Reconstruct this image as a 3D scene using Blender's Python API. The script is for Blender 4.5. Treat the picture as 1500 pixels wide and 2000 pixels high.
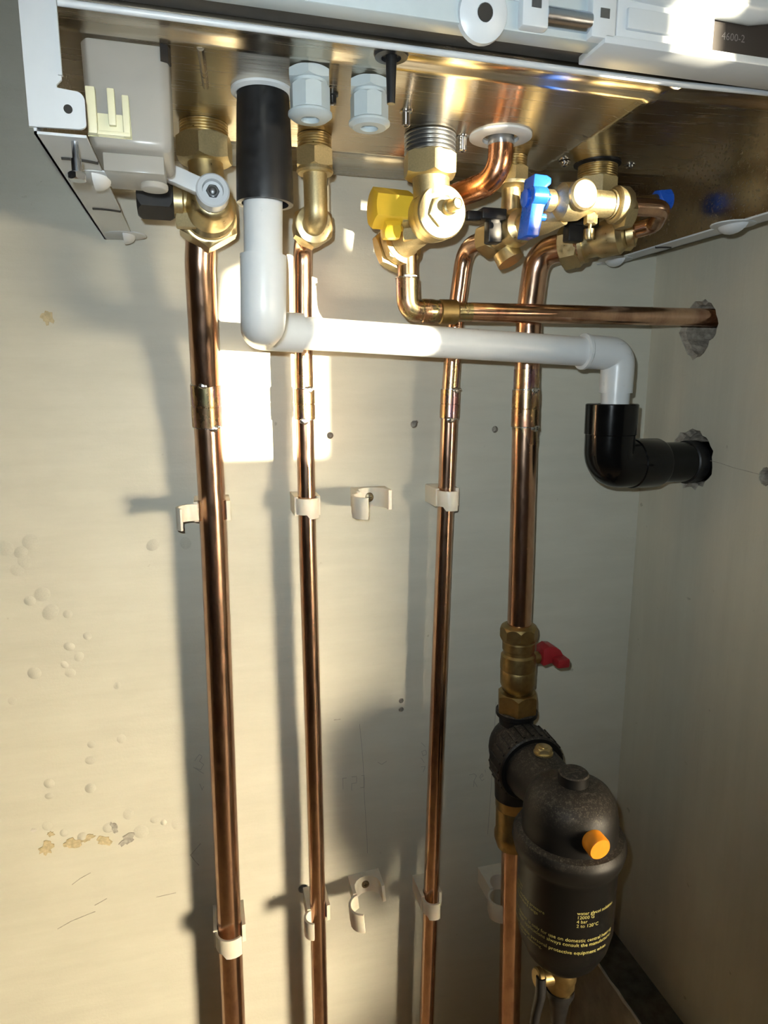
import bpy, bmesh, math, random
from mathutils import Vector, Matrix
random.seed(7)
for o in list(bpy.data.objects): bpy.data.objects.remove(o, do_unlink=True)
S = bpy.context.scene
COL = S.collection
PI = math.pi
R = math.radians

# ------------------------------------------------------------------ camera
# world: back wall is the plane Y = 0, the room lies towards -Y, Z = 0 is the eye level of the camera
CAM = Vector((0.0, -0.60, 0.0))
pitch, yaw, roll = R(10.74), R(14.9), R(0.12)
fw = Vector((math.sin(yaw) * math.cos(pitch), math.cos(yaw) * math.cos(pitch), -math.sin(pitch)))
rt0 = Vector((math.cos(yaw), -math.sin(yaw), 0))
up0 = rt0.cross(fw)
rt = rt0 * math.cos(roll) + up0 * math.sin(roll)
up = up0 * math.cos(roll) - rt0 * math.sin(roll)
cam = bpy.data.objects.new('camera', bpy.data.cameras.new('camera'))
COL.objects.link(cam)
cam.data.sensor_fit = 'HORIZONTAL'
cam.data.sensor_width = 36
cam.data.lens = 36 * 1325 / 1500
cam.data.clip_start = 0.01
cam.matrix_world = Matrix(((rt.x, up.x, -fw.x, CAM.x), (rt.y, up.y, -fw.y, CAM.y), (rt.z, up.z, -fw.z, CAM.z), (0, 0, 0, 1)))
S.camera = cam

# ------------------------------------------------------------------ light
S.view_settings.view_transform = 'Standard'
S.view_settings.look = 'None'
S.view_settings.gamma = 1
S.view_settings.use_curve_mapping = False
S.view_settings.exposure = 0.0
W = bpy.data.worlds.new('world'); S.world = W; W.use_nodes = True
W.node_tree.nodes['Background'].inputs[0].default_value = (1.0, 0.86, 0.68, 1)
W.node_tree.nodes['Background'].inputs[1].default_value = 0.6


def lamp(name, kind, energy, colour, loc, direction=None):
    l = bpy.data.lights.new(name, kind)
    l.energy = energy; l.color = colour
    o = bpy.data.objects.new(name, l); COL.objects.link(o)
    o.location = loc
    if direction is not None:
        o.rotation_euler = Vector(direction).to_track_quat('-Z', 'Y').to_euler()
    return o


SUN_T, SUN_E = 0.62, -0.035                   # low evening sun: sideways slope, climb
sun = lamp('sun', 'SUN', 34.0, (1.0, 0.86, 0.62), (1.4, -2.8, 0.3), (-SUN_T, 1, -SUN_E))
sun.data.angle = R(0.25)
win = lamp('window_daylight', 'AREA', 9.4, (1.0, 0.84, 0.60), (1.62, -2.10, -0.36), (-1.70, 2.10, -0.30))
win.data.shape = 'RECTANGLE'; win.data.size = 0.62; win.data.size_y = 0.55; win.data.spread = R(38)
flash = lamp('phone_flash', 'SPOT', 6.5, (0.84, 0.95, 1.0), CAM - rt * 0.014 + up * 0.022, fw + up * 0.20)
flash.data.spot_size = R(108); flash.data.spot_blend = 1.0; flash.data.shadow_soft_size = 0.0035


# ------------------------------------------------------------------ materials
MATS = {}


def new_mat(name):
    m = bpy.data.materials.new(name); m.use_nodes = True
    MATS[name] = m
    return m, m.node_tree.nodes, m.node_tree.links, m.node_tree.nodes['Principled BSDF']


def noise(n, l, scale, detail=4, rough=0.55, stretch=(1, 1, 1)):
    tc = n.new('ShaderNodeTexCoord'); mp = n.new('ShaderNodeMapping'); t = n.new('ShaderNodeTexNoise')
    mp.inputs['Scale'].default_value = stretch
    l.new(tc.outputs['Object'], mp.inputs['Vector']); l.new(mp.outputs['Vector'], t.inputs['Vector'])
    t.inputs['Scale'].default_value = scale; t.inputs['Detail'].default_value = detail
    t.inputs['Roughness'].default_value = rough
    return t


def ramp(n, l, fac, stops):
    r = n.new('ShaderNodeValToRGB')
    while len(r.color_ramp.elements) < len(stops): r.color_ramp.elements.new(0.5)
    for e, (p, c) in zip(r.color_ramp.elements, stops):
        e.position = p; e.color = (c[0], c[1], c[2], 1)
    l.new(fac, r.inputs[0])
    return r


def bump(n, l, b, h, strength, dist=0.001):
    k = n.new('ShaderNodeBump'); k.inputs['Strength'].default_value = strength; k.inputs['Distance'].default_value = dist
    l.new(h, k.inputs['Height']); l.new(k.outputs[0], b.inputs['Normal'])
    return k


def simple(name, c, rough=0.4, metal=0.0, var=0.12, scale=120, bmp=0.0, stretch=(1, 1, 1), spec=None, coat=0.0, rvar=0.1, bd=0.001):
    m, n, l, b = new_mat(name)
    t = noise(n, l, scale, 4, 0.6, stretch)
    lo = tuple(x * (1 - var) for x in c); hi = tuple(min(1, x * (1 + var)) for x in c)
    r = ramp(n, l, t.outputs[0], [(0.3, lo), (0.7, hi)])
    l.new(r.outputs[0], b.inputs['Base Color'])
    rr = ramp(n, l, t.outputs[0], [(0.3, (rough - rvar * rough,) * 3), (0.7, (rough + rvar * rough,) * 3)])
    l.new(rr.outputs[0], b.inputs['Roughness'])
    b.inputs['Metallic'].default_value = metal
    if spec is not None: b.inputs['Specular IOR Level'].default_value = spec
    b.inputs['Coat Weight'].default_value = coat
    if bmp: bump(n, l, b, t.outputs[0], bmp, bd)
    return m


def wall_paint(name, base, stretch, bstr=0.35):
    m, n, l, b = new_mat(name)
    big = noise(n, l, 5, 5, 0.6)
    brush = noise(n, l, 26, 6, 0.65, stretch)
    fine = noise(n, l, 420, 3, 0.6)
    spots = noise(n, l, 75, 2, 0.5)
    c1 = ramp(n, l, big.outputs[0], [(0.3, tuple(x * 0.93 for x in base)), (0.7, tuple(min(1, x * 1.05) for x in base))])
    c2 = ramp(n, l, brush.outputs[0], [(0.3, (0.93, 0.93, 0.92)), (0.7, (1.03, 1.03, 1.03))])
    c3 = ramp(n, l, spots.outputs[0], [(0.0, (0.55, 0.53, 0.50)), (0.225, (0.72, 0.70, 0.67)), (0.26, (1, 1, 1))])
    mx = n.new('ShaderNodeMix'); mx.data_type = 'RGBA'; mx.blend_type = 'MULTIPLY'; mx.inputs[0].default_value = 1
    mx2 = n.new('ShaderNodeMix'); mx2.data_type = 'RGBA'; mx2.blend_type = 'MULTIPLY'; mx2.inputs[0].default_value = 1
    l.new(c1.outputs[0], mx.inputs[6]); l.new(c2.outputs[0], mx.inputs[7])
    l.new(mx.outputs[2], mx2.inputs[6]); l.new(c3.outputs[0], mx2.inputs[7])
    l.new(mx2.outputs[2], b.inputs['Base Color'])
    b.inputs['Roughness'].default_value = 0.55
    ad = n.new('ShaderNodeMath'); ad.operation = 'MULTIPLY_ADD'; ad.inputs[1].default_value = 0.25
    l.new(fine.outputs[0], ad.inputs[0]); l.new(brush.outputs[0], ad.inputs[2])
    bump(n, l, b, ad.outputs[0], bstr, 0.0012)
    return m


wall_paint('paint_back', (0.60, 0.585, 0.49), (0.35, 1, 2.2))
wall_paint('paint_side', (0.58, 0.555, 0.45), (1, 2.4, 0.22), 0.3)
simple('paint_room', (0.20, 0.175, 0.14), 0.7)
simple('blistered_paint', (0.62, 0.60, 0.53), 0.5, var=0.04)
simple('bare_plaster', (0.50, 0.42, 0.25), 0.9, var=0.25, scale=300, bmp=0.6)
simple('grey_plaster', (0.36, 0.34, 0.29), 0.9, var=0.3, scale=260, bmp=0.8)
simple('broken_plaster', (0.33, 0.29, 0.235), 0.95, var=0.45, scale=190, bmp=1.0)
simple('pencil', (0.20, 0.20, 0.20), 0.7)
simple('floor_board', (0.36, 0.26, 0.16), 0.6, var=0.2, scale=20)
simple('ledge_dirt', (0.11, 0.10, 0.075), 0.85, var=0.35, scale=90, bmp=0.4)
simple('ledge_face', (0.36, 0.35, 0.31), 0.7, var=0.2, scale=60)
simple('ledge_bead', (0.70, 0.68, 0.62), 0.6)
simple('white_pvc', (0.66, 0.69, 0.70), 0.30, var=0.02)
simple('grey_pvc', (0.47, 0.54, 0.565), 0.42, var=0.03)
simple('black_pvc', (0.004, 0.004, 0.004), 0.15, var=0.1, rvar=0.2, spec=0.3)
simple('black_satin', (0.005, 0.005, 0.005), 0.38, var=0.1, spec=0.25)
simple('rubber', (0.010, 0.010, 0.011), 0.45, var=0.35, scale=180, rvar=0.25)
simple('black_plastic', (0.014, 0.014, 0.015), 0.35, var=0.2)
simple('nylon', (0.78, 0.72, 0.60), 0.35, var=0.03)
MATS['nylon'].node_tree.nodes['Principled BSDF'].inputs['Subsurface Weight'].default_value = 0.25
MATS['nylon'].node_tree.nodes['Principled BSDF'].inputs['Subsurface Radius'].default_value = (0.004, 0.003, 0.002)
simple('white_enamel', (0.62, 0.66, 0.69), 0.34, var=0.02)
simple('white_nylon', (0.68, 0.71, 0.73), 0.35, var=0.02)
simple('cream_plastic', (0.76, 0.74, 0.52), 0.4, var=0.03)
simple('yellow_plastic', (0.80, 0.52, 0.035), 0.38, var=0.04)
simple('blue_plastic', (0.015, 0.11, 0.62), 0.28, var=0.06)
simple('red_plastic', (0.34, 0.02, 0.025), 0.4, var=0.1)
simple('orange_plastic', (0.90, 0.30, 0.012), 0.5, var=0.08)
simple('chrome', (0.75, 0.75, 0.76), 0.16, 1.0, var=0.04)
simple('zinc', (0.62, 0.66, 0.72), 0.25, 1.0, var=0.05)
simple('grey_metal', (0.20, 0.21, 0.22), 0.38, 0.9, var=0.15)
simple('solder', (0.66, 0.65, 0.62), 0.25, 1.0, var=0.15, scale=400, bmp=0.4)
simple('brass', (0.68, 0.55, 0.30), 0.38, 1.0, var=0.08, scale=260, rvar=0.3)
simple('brass_cast', (0.62, 0.52, 0.30), 0.47, 1.0, var=0.10, scale=900, bmp=0.3, bd=0.0001)
simple('brass_dull', (0.36, 0.26, 0.11), 0.42, 1.0, var=0.16, scale=180)
simple('screw_metal', (0.28, 0.23, 0.15), 0.4, 1.0, var=0.2)
simple('print_yellow', (0.50, 0.46, 0.16), 0.5, var=0.05)
simple('grey_print', (0.20, 0.19, 0.19), 0.5, var=0.05)
simple('dark_label', (0.030, 0.024, 0.022), 0.5)
simple('dark_gap', (0.02, 0.018, 0.015), 0.6)  # flat dark colour for the shade inside gaps, slots and holes


def copper(name, base, dark, rough, tint=0.5):
    m, n, l, b = new_mat(name)
    a = noise(n, l, 40, 5, 0.6, (1.6, 1.6, 0.28))
    c = noise(n, l, 130, 3, 0.6, (1, 1, 0.5))
    c1 = ramp(n, l, a.outputs[0], [(0.30, dark), (0.52, base), (0.78, tuple(min(1, x * 1.12) for x in base))])
    c2 = ramp(n, l, c.outputs[0], [(0.32, (1 - tint * 0.45, 1 - tint * 0.6, 1 - tint * 0.55)), (0.55, (1, 1, 1))])
    mx = n.new('ShaderNodeMix'); mx.data_type = 'RGBA'; mx.blend_type = 'MULTIPLY'; mx.inputs[0].default_value = 1
    l.new(c1.outputs[0], mx.inputs[6]); l.new(c2.outputs[0], mx.inputs[7]); l.new(mx.outputs[2], b.inputs['Base Color'])
    b.inputs['Metallic'].default_value = 1
    rr = ramp(n, l, c.outputs[0], [(0.3, (rough * 1.5,) * 3), (0.6, (rough,) * 3)])
    l.new(rr.outputs[0], b.inputs['Roughness'])
    return m


copper('copper', (0.72, 0.475, 0.325), (0.46, 0.27, 0.185), 0.18, 0.40)
copper('copper_sunlit', (0.88, 0.42, 0.22), (0.70, 0.30, 0.15), 0.22, 0.25)  # copper with the sunlit orange put into its base colour
copper('copper_heated', (0.56, 0.36, 0.22), (0.26, 0.15, 0.13), 0.24, 0.9)
r_ = [x for x in MATS['copper_heated'].node_tree.nodes if x.type == 'VALTORGB'][0].color_ramp
for pos, col_ in ((0.40, (0.40, 0.26, 0.30, 1)), (0.46, (0.62, 0.46, 0.22, 1)), (0.62, (0.44, 0.40, 0.22, 1))):
    e = r_.elements.new(pos); e.color = col_

# brushed steel sheet
m, n, l, b = new_mat('brushed_steel')
t = noise(n, l, 60, 5, 0.6, (0.25, 8, 8)); t2 = noise(n, l, 7, 3)
c = ramp(n, l, t2.outputs[0], [(0.3, (0.50, 0.44, 0.35)), (0.7, (0.60, 0.53, 0.42))])
l.new(c.outputs[0], b.inputs['Base Color']); b.inputs['Metallic'].default_value = 1
rr = ramp(n, l, t.outputs[0], [(0.3, (0.17,) * 3), (0.7, (0.30,) * 3)]); l.new(rr.outputs[0], b.inputs['Roughness'])
bump(n, l, b, t.outputs[0], 0.06, 0.0004)
# translucent polypropylene of the condensate trap
m, n, l, b = new_mat('clear_plastic')
t = noise(n, l, 30, 3)
c = ramp(n, l, t.outputs[0], [(0.3, (0.66, 0.66, 0.62)), (0.7, (0.72, 0.72, 0.69))]); l.new(c.outputs[0], b.inputs['Base Color'])
b.inputs['Roughness'].default_value = 0.22
tr = n.new('ShaderNodeBsdfTransparent'); tl = n.new('ShaderNodeBsdfTranslucent'); tl.inputs[0].default_value = (0.75, 0.74, 0.70, 1)
m1 = n.new('ShaderNodeMixShader'); m2 = n.new('ShaderNodeMixShader'); m1.inputs[0].default_value = 0.35; m2.inputs[0].default_value = 0.38
l.new(b.outputs[0], m1.inputs[1]); l.new(tl.outputs[0], m1.inputs[2]); l.new(m1.outputs[0], m2.inputs[1]); l.new(tr.outputs[0], m2.inputs[2])
l.new(m2.outputs[0], n['Material Output'].inputs['Surface'])
# curtain cloth for the added sheets that shape the sun beam
m, n, l, b = new_mat('baffle_cloth')
t = noise(n, l, 90, 3); c = ramp(n, l, t.outputs[0], [(0.3, (0.70, 0.62, 0.48)), (0.7, (0.76, 0.68, 0.54))]); l.new(c.outputs[0], b.inputs['Base Color'])
b.inputs['Roughness'].default_value = 0.9
# black filter housing with settled dust specks on upward faces
m, n, l, b = new_mat('dusty_black')
geo = n.new('ShaderNodeNewGeometry'); sx = n.new('ShaderNodeSeparateXYZ'); l.new(geo.outputs['Normal'], sx.inputs[0])
t = noise(n, l, 330, 4, 0.7); t2 = noise(n, l, 1100, 2, 0.6)
up_r = ramp(n, l, sx.outputs['Z'], [(0.15, (0, 0, 0)), (0.75, (1, 1, 1))])
sp = ramp(n, l, t.outputs[0], [(0.50, (0, 0, 0)), (0.80, (0.62, 0.62, 0.62))]); sp2 = ramp(n, l, t2.outputs[0], [(0.62, (0, 0, 0)), (0.72, (1, 1, 1))])
ad = n.new('ShaderNodeMath'); ad.operation = 'ADD'; l.new(sp.outputs[0], ad.inputs[0]); l.new(sp2.outputs[0], ad.inputs[1])
ad2 = n.new('ShaderNodeMath'); ad2.operation = 'ADD'; ad2.inputs[1].default_value = 0.12; l.new(ad.outputs[0], ad2.inputs[0])
mu = n.new('ShaderNodeMath'); mu.operation = 'MULTIPLY'; mu.use_clamp = True; l.new(ad2.outputs[0], mu.inputs[0]); l.new(up_r.outputs[0], mu.inputs[1])
mx = n.new('ShaderNodeMix'); mx.data_type = 'RGBA'; l.new(mu.outputs[0], mx.inputs[0])
mx.inputs[6].default_value = (0.007, 0.0065, 0.006, 1); mx.inputs[7].default_value = (0.19, 0.16, 0.125, 1)
l.new(mx.outputs[2], b.inputs['Base Color']); b.inputs['Roughness'].default_value = 0.5; b.inputs['Specular IOR Level'].default_value = 0.3


# ------------------------------------------------------------------ mesh builder
def P(x, s, z): return Vector((x, -s, z))            # s = distance out from the back wall


def dirv(x, s_, z): return Vector((x, -s_, z))


def frame(p0, d, ref=None):
    d = Vector(d).normalized()
    ref = Vector(ref) if ref else (Vector((0, 0, 1)) if abs(d.z) < 0.9 else Vector((1, 0, 0)))
    x = ref.cross(d).normalized(); y = d.cross(x)
    p0 = Vector(p0)
    return Matrix(((x.x, y.x, d.x, p0.x), (x.y, y.y, d.y, p0.y), (x.z, y.z, d.z, p0.z), (0, 0, 0, 1)))


def fillet(pts, rad, n=7):
    out = [pts[0]]
    for i in range(1, len(pts) - 1):
        a, b, c = pts[i - 1], pts[i], pts[i + 1]
        u = (a - b); v = (c - b)
        r = rad[i - 1] if isinstance(rad, (list, tuple)) else rad
        ang = u.angle(v)
        if r <= 0 or ang > R(178): out.append(b); continue
        tl_ = min(r / math.tan(ang / 2), u.length * 0.49, v.length * 0.49)
        p = b + u.normalized() * tl_; q = b + v.normalized() * tl_
        for k in range(n + 1):
            t = k / n
            out.append(p * (1 - t) ** 2 + b * 2 * t * (1 - t) * 1.0 + q * t ** 2)
    out.append(pts[-1])
    return out


class MB:
    def __init__(s): s.v = []; s.f = []; s.m = []

    def add(s, vs, fs, mi=0):
        o = len(s.v); s.v += [Vector(v) for v in vs]; s.f += [tuple(i + o for i in f) for f in fs]; s.m += [mi] * len(fs)
        return s

    def lathe(s, prof, p0, d, n=32, mi=0, ref=None, rot=0.0, cap=True):
        M = frame(p0, d, ref); vs = []; fs = []
        for (r, h) in prof:
            for k in range(n):
                a = 2 * PI * k / n + rot
                vs.append(M @ Vector((r * math.cos(a), r * math.sin(a), h)))
        for i in range(len(prof) - 1):
            for k in range(n):
                k2 = (k + 1) % n
                fs.append((i * n + k, i * n + k2, (i + 1) * n + k2, (i + 1) * n + k))
        if cap:
            fs.append(tuple(range(n))[::-1]); fs.append(tuple((len(prof) - 1) * n + k for k in range(n)))
        return s.add(vs, fs, mi)

    def cyl(s, p0, p1, r, n=32, ch=0.0, mi=0):
        p0 = Vector(p0); p1 = Vector(p1); L = (p1 - p0).length
        if ch: pr = [(r - ch, 0), (r, ch), (r, L - ch), (r - ch, L)]
        else: pr = [(r, 0), (r, L)]
        return s.lathe(pr, p0, p1 - p0, n, mi)

    def hexn(s, p0, p1, r, ch=0.001, rot=0.0, mi=0, ref=None, n=6):
        # hexagon nut: flats with the corners turned down at both ends
        p0 = Vector(p0); p1 = Vector(p1); L = (p1 - p0).length; M = frame(p0, p1 - p0, ref)
        ri = r * math.cos(PI / n); N = n * 6; vs = []; fs = []
        def rad(a):
            k = (a % (2 * PI / n)) - PI / n
            return ri / math.cos(k)
        rows = [(0, 1), (0, 0), (1, 0), (1, 1)]
        hs = []
        for (top, inner) in rows:
            for k in range(N):
                a = 2 * PI * k / N
                q = rad(a); drop = ch * (0.15 + 1.6 * (q - ri) / max(1e-9, r - ri))
                rr = (ri * 0.97) if inner else q
                h = (0 if inner else drop) if not top else (L if inner else L - drop)
                vs.append(M @ Vector((rr * math.cos(a + rot), rr * math.sin(a + rot), h)))
        for i in range(3):
            for k in range(N):
                k2 = (k + 1) % N
                fs.append((i * N + k, i * N + k2, (i + 1) * N + k2, (i + 1) * N + k))
        fs.append(tuple(range(N))[::-1]); fs.append(tuple(3 * N + k for k in range(N)))
        return s.add(vs, fs, mi)

    def thread(s, p0, p1, r, pitch_=0.0018, n=32, mi=0):
        p0 = Vector(p0); p1 = Vector(p1); L = (p1 - p0).length; k = max(2, int(round(L / pitch_))); pr = []
        for i in range(k):
            h = L * i / k; w = L / k
            pr += [(r * 0.93, h), (r, h + w * 0.3), (r, h + w * 0.6), (r * 0.93, h + w * 0.9)]
        pr.append((r * 0.93, L))
        return s.lathe(pr, p0, p1 - p0, n, mi)

    def tube(s, pts, r, n=24, mi=0):
        pts = [Vector(p) for p in pts]; rr = r if isinstance(r, (list, tuple)) else [r] * len(pts)
        t0 = (pts[1] - pts[0]).normalized()
        x = (Vector((0, 1, 0)) if abs(t0.y) < 0.9 else Vector((1, 0, 0))); x = (x - t0 * x.dot(t0)).normalized()
        vs = []; fs = []
        for i, p in enumerate(pts):
            if i == 0: t = t0
            elif i == len(pts) - 1: t = (pts[i] - pts[i - 1]).normalized()
            else: t = ((pts[i + 1] - p).normalized() + (p - pts[i - 1]).normalized()).normalized()
            x = (x - t * x.dot(t)).normalized(); y = t.cross(x)
            for k in range(n):
                a = 2 * PI * k / n
                vs.append(p + (x * math.cos(a) + y * math.sin(a)) * rr[i])
        for i in range(len(pts) - 1):
            for k in range(n):
                k2 = (k + 1) % n
                fs.append((i * n + k, i * n + k2, (i + 1) * n + k2, (i + 1) * n + k))
        fs.append(tuple(range(n))[::-1]); fs.append(tuple((len(pts) - 1) * n + k for k in range(n)))
        return s.add(vs, fs, mi)

    def ext(s, poly, h0, h1, M, mi=0):
        # polygon (2d) extruded along local z of M
        k = len(poly); vs = [M @ Vector((x, y, h0)) for x, y in poly] + [M @ Vector((x, y, h1)) for x, y in poly]
        fs = [tuple(range(k))[::-1], tuple(range(k, 2 * k))] + [(i, (i + 1) % k, k + (i + 1) % k, k + i) for i in range(k)]
        return s.add(vs, fs, mi)

    def strip(s, pts, th, z0, z1, mi=0):
        # plan polyline (x, s) with a thickness, standing between the heights z0 and z1
        L = []; Rr = []
        for i, p in enumerate(pts):
            a = Vector(pts[max(0, i - 1)]); b_ = Vector(pts[min(len(pts) - 1, i + 1)])
            d = (b_ - a).normalized(); nn = Vector((-d.y, d.x)) * th / 2; q = Vector(p)
            L.append(q + nn); Rr.append(q - nn)
        k = len(pts); vs = []; fs = []
        for i in range(k):
            zz0 = z0[i] if isinstance(z0, list) else z0; zz1 = z1[i] if isinstance(z1, list) else z1
            vs += [P(L[i].x, L[i].y, zz0), P(L[i].x, L[i].y, zz1), P(Rr[i].x, Rr[i].y, zz1), P(Rr[i].x, Rr[i].y, zz0)]
        for i in range(k - 1):
            a = i * 4; b_ = a + 4
            for j in range(4): fs.append((a + j, a + (j + 1) % 4, b_ + (j + 1) % 4, b_ + j))
        fs.append((0, 1, 2, 3)); fs.append(tuple((k - 1) * 4 + j for j in (3, 2, 1, 0)))
        return s.add(vs, fs, mi)

    def box(s, a, b, mi=0):
        x0, x1 = sorted((a[0], b[0])); y0, y1 = sorted((a[1], b[1])); z0, z1 = sorted((a[2], b[2]))
        vs = [(x0, y0, z0), (x1, y0, z0), (x1, y1, z0), (x0, y1, z0), (x0, y0, z1), (x1, y0, z1), (x1, y1, z1), (x0, y1, z1)]
        return s.add(vs, [(3, 2, 1, 0), (4, 5, 6, 7), (0, 1, 5, 4), (1, 2, 6, 5), (2, 3, 7, 6), (3, 0, 4, 7)], mi)

    def blob(s, c, rx, ry, rz, n=14, mi=0, jit=0.0):
        vs = []; fs = []; h = n // 2
        for i in range(h + 1):
            th = PI * i / h
            for k in range(n):
                a = 2 * PI * k / n; q = 1 + jit * (random.random() - 0.5)
                vs.append(Vector(c) + Vector((rx * math.sin(th) * math.cos(a) * q, ry * math.sin(th) * math.sin(a) * q, rz * math.cos(th))))
        for i in range(h):
            for k in range(n):
                k2 = (k + 1) % n
                fs.append((i * n + k, (i + 1) * n + k, (i + 1) * n + k2, i * n + k2))
        return s.add(vs, fs, mi)


def world_loc(o):
    p = Vector((0, 0, 0))
    while o is not None: p += o.location; o = o.parent
    return p


def obj(name, mb, mats, parent=None, bevel=0.0, sharp=35, loc=None):
    me = bpy.data.meshes.new(name)
    if parent is not None: base = world_loc(parent)
    else: base = Vector(loc) if loc is not None else Vector((0, 0, 0))
    me.from_pydata([v - base for v in mb.v], [], mb.f)
    for mm in (mats if isinstance(mats, (list, tuple)) else [mats]): me.materials.append(MATS[mm])
    for p, mi in zip(me.polygons, mb.m): p.material_index = mi
    bm = bmesh.new(); bm.from_mesh(me)
    bmesh.ops.remove_doubles(bm, verts=bm.verts, dist=1e-7)
    bmesh.ops.recalc_face_normals(bm, faces=bm.faces)
    if bevel:
        es = [e for e in bm.edges if len(e.link_faces) == 2 and e.calc_face_angle(0) > R(40)]
        bmesh.ops.bevel(bm, geom=es, offset=bevel, segments=2, profile=0.5, affect='EDGES', clamp_overlap=True)
    for f in bm.faces: f.smooth = True
    bm.to_mesh(me); bm.free()
    me.set_sharp_from_angle(angle=R(sharp))
    o = bpy.data.objects.new(name, me); COL.objects.link(o)
    if parent is not None: o.parent = parent
    else: o.location = base
    return o


def thing(name, label, cat, loc, group=None):
    o = bpy.data.objects.new(name, None); COL.objects.link(o)
    o.empty_display_size = 0.02
    o.location = loc; o['label'] = label; o['category'] = cat
    if group: o['group'] = group
    return o


def tag(o, label, cat, group=None):
    o['label'] = label; o['category'] = cat
    if group: o['group'] = group
    return o


def struct(name, mb, mats, **k):
    o = obj(name, mb, mats, **k); o['kind'] = 'structure'
    return o


def cut(o, cutter_mb, inner):
    # subtract a cutter from a wall for good, the cut faces get the second material
    c = obj('cutter', cutter_mb, inner)
    md = o.modifiers.new('cut', 'BOOLEAN'); md.operation = 'DIFFERENCE'; md.object = c; md.solver = 'EXACT'; md.use_self = True
    bpy.context.view_layer.update()
    dg = bpy.context.evaluated_depsgraph_get()
    me = bpy.data.meshes.new_from_object(o.evaluated_get(dg))
    o.modifiers.clear(); o.data = me; me.name = o.name
    for p in me.polygons: p.use_smooth = False
    if MATS[inner].name not in [mm.name for mm in me.materials if mm]: me.materials.append(MATS[inner])
    bpy.data.objects.remove(c, do_unlink=True)
    return [i for i, mm in enumerate(me.materials) if mm and mm.name == inner][0]


# ------------------------------------------------------------------ setting
XR = 0.432
Z0, Z1 = -0.95, 1.45
wb = struct('wall_back', MB().box((-1.2, 0, Z0), (XR + 0.12, 0.10, Z1)), 'paint_back')
cm = MB()
holes = [(0.1877, -0.0376, 0.0034), (0.2684, -0.0435, 0.0032), (0.1093, -0.0465, 0.0030), (0.1774, -0.3096, 0.0026), (0.1774, -0.3189, 0.0026), (0.0760, -0.5000, 0.0050)]
for (x, z, r) in holes:
    cm.cyl((x, -0.01, z), (x + 0.0005, 0.0055, z + 0.001), r, 14)
cm.cyl((0.1905, -0.01, -0.0350), (0.1905, 0.004, -0.0350), 0.0016, 8)
mi = cut(wb, cm, 'broken_plaster')
for p in wb.data.polygons:
    if 0.0005 < p.center.y < 0.05 and abs(p.normal.y) < 0.9 or (0.002 < p.center.y < 0.05): p.material_index = mi

wr = struct('wall_right', MB().box((XR, 0, Z0), (XR + 0.12, -0.37, Z1)), 'paint_side')


def ragged(cy, cz, ry, rz, x0, x1, seed, tip=0.0):
    rnd = random.Random(seed); n = 34; a0 = []
    for k in range(n):
        a = 2 * PI * k / n; q = 1 + rnd.uniform(-0.06, 0.06)
        y = ry * math.cos(a) * q; z = rz * math.sin(a) * q
        if tip and math.sin(a) < -0.80: z -= tip * (-math.sin(a) - 0.80) / 0.20
        a0.append((y, z))
    rings = ((x0, 1.16), (XR + 0.0008, 1.13), (XR + 0.0045, 0.97), (XR + 0.03, 0.92), (x1, 0.88)); vs = []; fs = []
    for (x, q) in rings:
        for k, (y, z) in enumerate(a0):
            j = 1 + (rnd.uniform(-0.04, 0.04) if x > XR else 0); vs.append((x, cy + y * q * j, cz + z * q * j))
    for i in range(len(rings) - 1):
        for k in range(n): fs.append((i * n + k, i * n + (k + 1) % n, (i + 1) * n + (k + 1) % n, (i + 1) * n + k))
    fs += [tuple(range(n))[::-1], tuple((len(rings) - 1) * n + k for k in range(n))]
    return vs, fs


cm = MB()
cm.add(*ragged(-0.066, 0.0510, 0.0210, 0.0195, XR - 0.01, XR + 0.09, 3, 0.006))
cm.add(*ragged(-0.073, -0.0680, 0.0245, 0.0240, XR - 0.01, XR + 0.09, 5))
cm.add(*ragged(-0.1600, -0.0725, 0.0065, 0.0065, XR - 0.01, XR + 0.02, 8))
mi = cut(wr, cm, 'broken_plaster')
for p in wr.data.polygons:
    c = p.center
    if XR + 0.0004 < c.x < XR + 0.11 and -0.2 < c.y < -0.02 and abs(c.z) < 0.15: p.material_index = mi
# hairline crack from the waste hole
obj('crack', MB().tube([(XR, -0.097, -0.0665), (XR, -0.110, -0.0675), (XR, -0.125, -0.0695), (XR, -0.140, -0.0705), (XR, -0.153, -0.0715)], 0.00022, 5), 'broken_plaster', wr)

struct('wall_return', MB().box((XR + 0.12, -0.37, Z0), (2.7, -0.23, Z1)), 'paint_room')
struct('wall_left', MB().box((-1.3, 0.1, Z0), (-1.2, -2.3, Z1)), 'paint_room')
struct('wall_room_right', MB().box((2.7, -0.23, Z0), (2.8, -2.3, Z1)), 'paint_room')
struct('floor', MB().box((-1.3, 0.1, Z0 - 0.1), (2.8, -2.3, Z0)), 'floor_board')
struct('ceiling', MB().box((-1.3, 0.1, Z1), (2.8, -2.3, Z1 + 0.1)), 'paint_room')
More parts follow.
